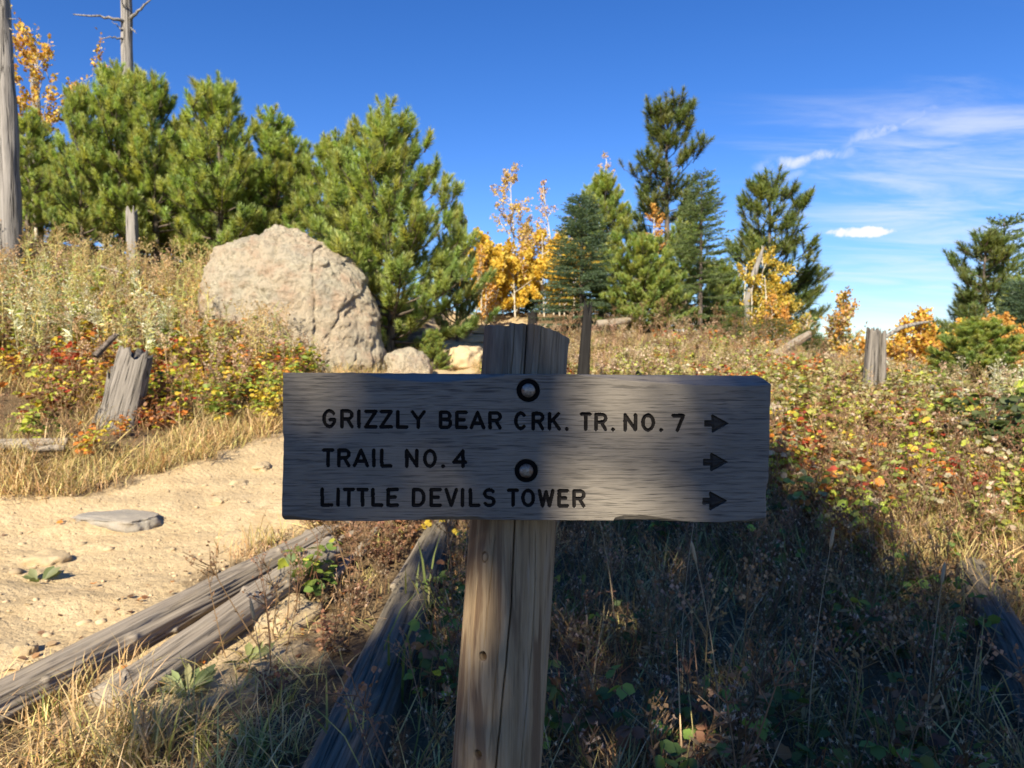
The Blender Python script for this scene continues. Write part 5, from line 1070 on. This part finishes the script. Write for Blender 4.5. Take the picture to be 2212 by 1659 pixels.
nl2 = lambda x, y: (trail_d(x, y) > .55) * (x < -.55) * (1 - ss(y, 2.9, 3.2))
scat_many('dry_grass', 'sunlit tan and green grass in front of the logs at lower left', [(dry, sample(rg, 30, (-2.2, -.75), (1.9, 2.6), logd), (.5, .95), .3, .2), (drys, sample(rg, 150, (-2.3, -.7), (1.8, 3.0), lambda x, y: logd(x, y) * ss(-y - .35 * x, -2.5, -2.0)), (.5, .95), .4, .25), (green, sample(rg, 12, (-1.9, -.9), (2.1, 2.8), lambda x, y: 1. + 0 * x), (.35, .6), .25, .2),
    (dry, sample(rg, 16, (-2.1, -1.5), (2.7, 3.1), lambda x, y: 1. + 0 * x), (.5, .8), .2, .2)], M['stalk'], 9)
# fallen leaves, straw and pebbles
pos = sample(rg, 2600, (-7, 6), (1.8, 9), lambda x, y: np.where(td(x, y) < .1, .03, 1.) * (1 - .6 * ss(y, 4, 9))); pos[:, 2] += .012; A = Acc(); k = len(pos)
pal = np.array([BRN, (.34, .20, .10), (.44, .32, .19), (.20, .12, .07), ORA, (.5, .42, .28)])
scatter(A, LEAF, pos, frames(np.stack([rg.normal(0, .35, k), rg.normal(0, .35, k), np.ones(k)], 1)) @ rotz(rg.uniform(0, 6.28, k)), .035 * rg.uniform(.5, 1.4, k), pal[rg.integers(0, len(pal), k)] * rg.uniform(.6, 1.2, (k, 1)))
o = A.build('leaf_litter', M['leaf']); o['kind'] = 'stuff'; o['label'] = 'brown fallen leaves scattered on the ground'
pos = sample(rg, 1500, (-5, .5), (1.9, 9), lambda x, y: (td(x, y) < .5) * 1. * (1 - .5 * ss(y, 4, 9))); A = Acc(); k = len(pos); sc = .007 * np.exp(rg.normal(0, .6, k)); v_, f_ = ICO1; v_ = v_ * (1 + .25 * perlin(v_ * 1.7))[:, None]
scatter(A, (v_, f_, np.ones((len(v_), 3))), pos, rotz(rg.uniform(0, 6.28, k)), sc[:, None] * np.stack([rg.uniform(.8, 1.5, k), rg.uniform(.7, 1.2, k), rg.uniform(.4, .8, k)], 1), np.array([.46, .35, .21]) * rg.uniform(.6, 1.15, (k, 1)))
m, t, b = new_mat('gravel'); t.links.new(N(t, 'ShaderNodeVertexColor', layer_name='Col').outputs[0], b.inputs['Base Color']); b.inputs['Roughness'].default_value = .9; M['gravel'] = m
o = A.build('gravel', M['gravel'], None, True); o['kind'] = 'stuff'; o['label'] = 'loose sandy gravel on the trail'

# ------------------------------------------------------------------ single plants that stand out
def plant(name, tm, loc, label, cat, scale=1., rz=0, mat='leaf', group=None):
    o = mesh_obj(name, tm[0], tm[1], M[mat], None, tm[2]); o.location = loc; o.scale = (scale,) * 3; o.rotation_euler = (0, 0, rz); return tag(o, label, cat, group)
for k, (u, v_, y, tm, s, lb) in enumerate([
    (330, 1625, 2.45, tuft(801, 34, .36, .008, DRY + GRN[1:], .4, .9, .05), .95, 'arching straw-coloured grass clump in front of the logs, lower left'),
    (545, 1640, 2.42, tuft(802, 16, .28, .012, GRN, .35, .6, .03), .85, 'fresh green grass clump in sun at the lower left'),
    (210, 1640, 2.45, tuft(803, 26, .34, .007, DRY, .45, .9, .05), .9, 'dry tan grass clump at the bottom left, left of the arching clump'),
    (285, 1570, 2.58, tuft(809, 34, .30, .007, DRY, .4, .8, .07), .9, 'dry grass hiding the near end of the second log'),
    (120, 1610, 2.4, tuft(810, 26, .32, .007, DRY, .4, .8, .07), .9, 'dry grass clump in the lower left corner below the long log'),
    (440, 1560, 2.65, tuft(804, 20, .30, .007, DRY, .4, .8, .04), .8, 'thin dry grass clump at the near end of the second log'),
    (870, 1480, 3.0, tuft(805, 14, .42, .012, GRN, .2, .45, .05), 1.15, 'tall green grass blades in front of the thick bluish log'),
    (930, 1300, 3.7, tuft(806, 16, .42, .012, GRN, .2, .4, .05), 1.15, 'green grass blades between the thick log and the post'),
    (740, 1640, 2.45, tuft(807, 12, .34, .009, GRN, .25, .5, .05), 1., 'dim green grass at the bottom of the thick bluish log'),
    (965, 1420, 3.1, tuft(808, 16, .40, .009, GRN, .2, .5, .06), 1.1, 'shaded green grass clump hard against the left of the post')]):
    plant('grass_clump', tm, onground(u, v_, y), lb, 'grass clump', s, k, 'stalk')
def broadleaf(seed, n, l, w, cols, up=.5):
    rg = np.random.default_rng(seed); A = Acc(); a = rg.uniform(0, 6.28, n); tm = (np.array([(0, 0, 0), (w * .4, .45, .1), (w * .5, .75, .08), (0, 1.1, 0), (-w * .5, .75, .08), (-w * .4, .45, .1), (0, .6, .02)]), LEAF[1], LEAF[2])
    cols = np.array(cols); leaves_at(A, rg, np.stack([.02 * np.cos(a), .02 * np.sin(a), np.full(n, .01)], 1), np.stack([np.cos(a), np.sin(a), rg.uniform(.1, up * 2, n)], 1), l * rg.uniform(.6, 1.1, n), cols[rg.integers(0, len(cols), n)] * rg.uniform(.8, 1.2, (n, 1)), tm, .4); return A.get()
plant('broadleaf_plant', broadleaf(1, 40, .12, .26, ((.24, .30, .12), (.32, .36, .16), (.36, .34, .16)), .35), onground(405, 1490, 2.95), 'low plant with pale green strap leaves beside the second log', 'plant')
plant('broadleaf_plant', broadleaf(2, 7, .12, .34, ((.22, .28, .10), (.3, .33, .13))), onground(535, 1430, 3.2), 'small upright green sprig on the sandy patch by the logs', 'plant')
plant('broadleaf_plant', broadleaf(3, 10, .10, .5, ((.16, .2, .08), (.2, .22, .1))), onground(85, 1235, 4.2), 'lone little green plant growing in the bare trail', 'plant')
plant('leafy_sprig', raspberry(905, .42, (GRE, (.12, .19, .035), LIM), 4, 6, .075, (.5, .3, .2)), onground(655, 1340, 3.9), 'green leafy sprig growing over the far end of the second log', 'plant', 1.0)
plant('leafy_sprig', raspberry(906, .45, (YLW, LIM), 3, 5, .07), onground(955, 1210, 5.0), 'yellow-green leafy sprig beside the far end of the thick log', 'plant', .9)
plant('leafy_sprig', raspberry(907, .35, (RED, ORA, BRN), 3, 4, .05), onground(668, 1175, 5.3), 'tiny red-leaved sprig standing behind the long trailside log', 'plant', .9)
for k, (u, v_, y, pl, s, lb) in enumerate([(600, 885, 8.4, (LIM, YLW, GRE), 1.3, 'bright lime bramble bush just left of the sign board'), (575, 930, 7.9, (LIM, YLW), 1.0, 'yellow-green bramble shoot low beside the left end of the sign'), (640, 760, 11.0, (GRE, LIM, ORA), 1.5, 'green bramble climbing against the boulder front'), (470, 760, 10.9, (LIM, ORA, YLW), 1.3, 'orange and lime bramble at the left foot of the boulder'),
     (262, 940, 6.9, (YLW, ORA), .55, 'yellow-leaved sprig in front of the leaning stump'), (200, 1010, 6.4, (YLW, ORA, LIM), .8, 'yellow and orange sprig by the grassy trail edge'), (85, 930, 6.6, (LIM, GRE), .9, 'green sprig behind the split log end'), (338, 900, 7.2, (ORA, BRN), .7, 'red-orange sprig right of the leaning stump'), (170, 700, 9.0, (RED, ORA), 1.2, 'red bramble high on the left bank above the stump'),
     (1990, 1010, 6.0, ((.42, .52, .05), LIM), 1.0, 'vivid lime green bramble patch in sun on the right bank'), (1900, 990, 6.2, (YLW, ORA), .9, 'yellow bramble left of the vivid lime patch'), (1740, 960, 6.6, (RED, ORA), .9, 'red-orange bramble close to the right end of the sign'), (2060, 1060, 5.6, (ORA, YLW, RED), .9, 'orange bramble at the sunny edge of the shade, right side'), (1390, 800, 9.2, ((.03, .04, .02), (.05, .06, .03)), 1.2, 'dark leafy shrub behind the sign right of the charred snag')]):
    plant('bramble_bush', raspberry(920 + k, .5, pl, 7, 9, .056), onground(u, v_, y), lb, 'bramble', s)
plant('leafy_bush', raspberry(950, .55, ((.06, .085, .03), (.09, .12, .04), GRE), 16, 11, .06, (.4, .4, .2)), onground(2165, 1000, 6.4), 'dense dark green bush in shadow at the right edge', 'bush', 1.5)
plant('pale_weed', weed(951, .8, (.56, .54, .32), (.60, .61, .42), (.68, .64, .5), 60, .10, .3, .2, 40), onground(2140, 960, 6.7), 'silvery pale weed beside the dark bush at the right edge', 'weed', 1.1)
def stalk(seed, H, head):
    rg = np.random.default_rng(seed); A = Acc(); t = np.linspace(0, 1, 8); pth = np.stack([.12 * H * t ** 2, .03 * H * t, H * t], 1); v, f = tube(pth, np.linspace(.0028, .0014, 8), 4, False); A.add(v, f, (.42, .33, .2))
    hp = pth[-1] + (pth[-1] - pth[-2]) / np.linalg.norm(pth[-1] - pth[-2]) * np.linspace(-.005, head, 7)[:, None]; v, f = tube(hp, np.array([.002, .005, .0058, .006, .0055, .0045, .001]), 8); v = v + .001 * perlin(v * 400)[:, None]; A.add(v, f, (.48, .37, .22)); return A.get()
for k, (u, v_, y, H, lb) in enumerate([(1745, 1620, 2.3, .8, 'dry seed-headed grass stalk right of the post, upright'), (1560, 1640, 2.3, .75, 'tall thin pale grass stalk right of the post, leaning left'), (2000, 1640, 2.3, .7, 'dry grass stalk near the right log'), (590, 1655, 2.35, .55, 'curved dry stalk at the edge of the shade, lower left'), (1470, 1500, 2.8, .75, 'thin reddish grass stalk in shade close right of the post'), (1330, 1420, 3.2, .7, 'faint dry grass stalk in shade beside the post')]):
    plant('grass_stalk', stalk(k, H, .07), onground(u, v_, y), lb, 'grass stalk', 1., [.3, 2.8, .4, 2.6, .5, 3.0][k], 'stalk')
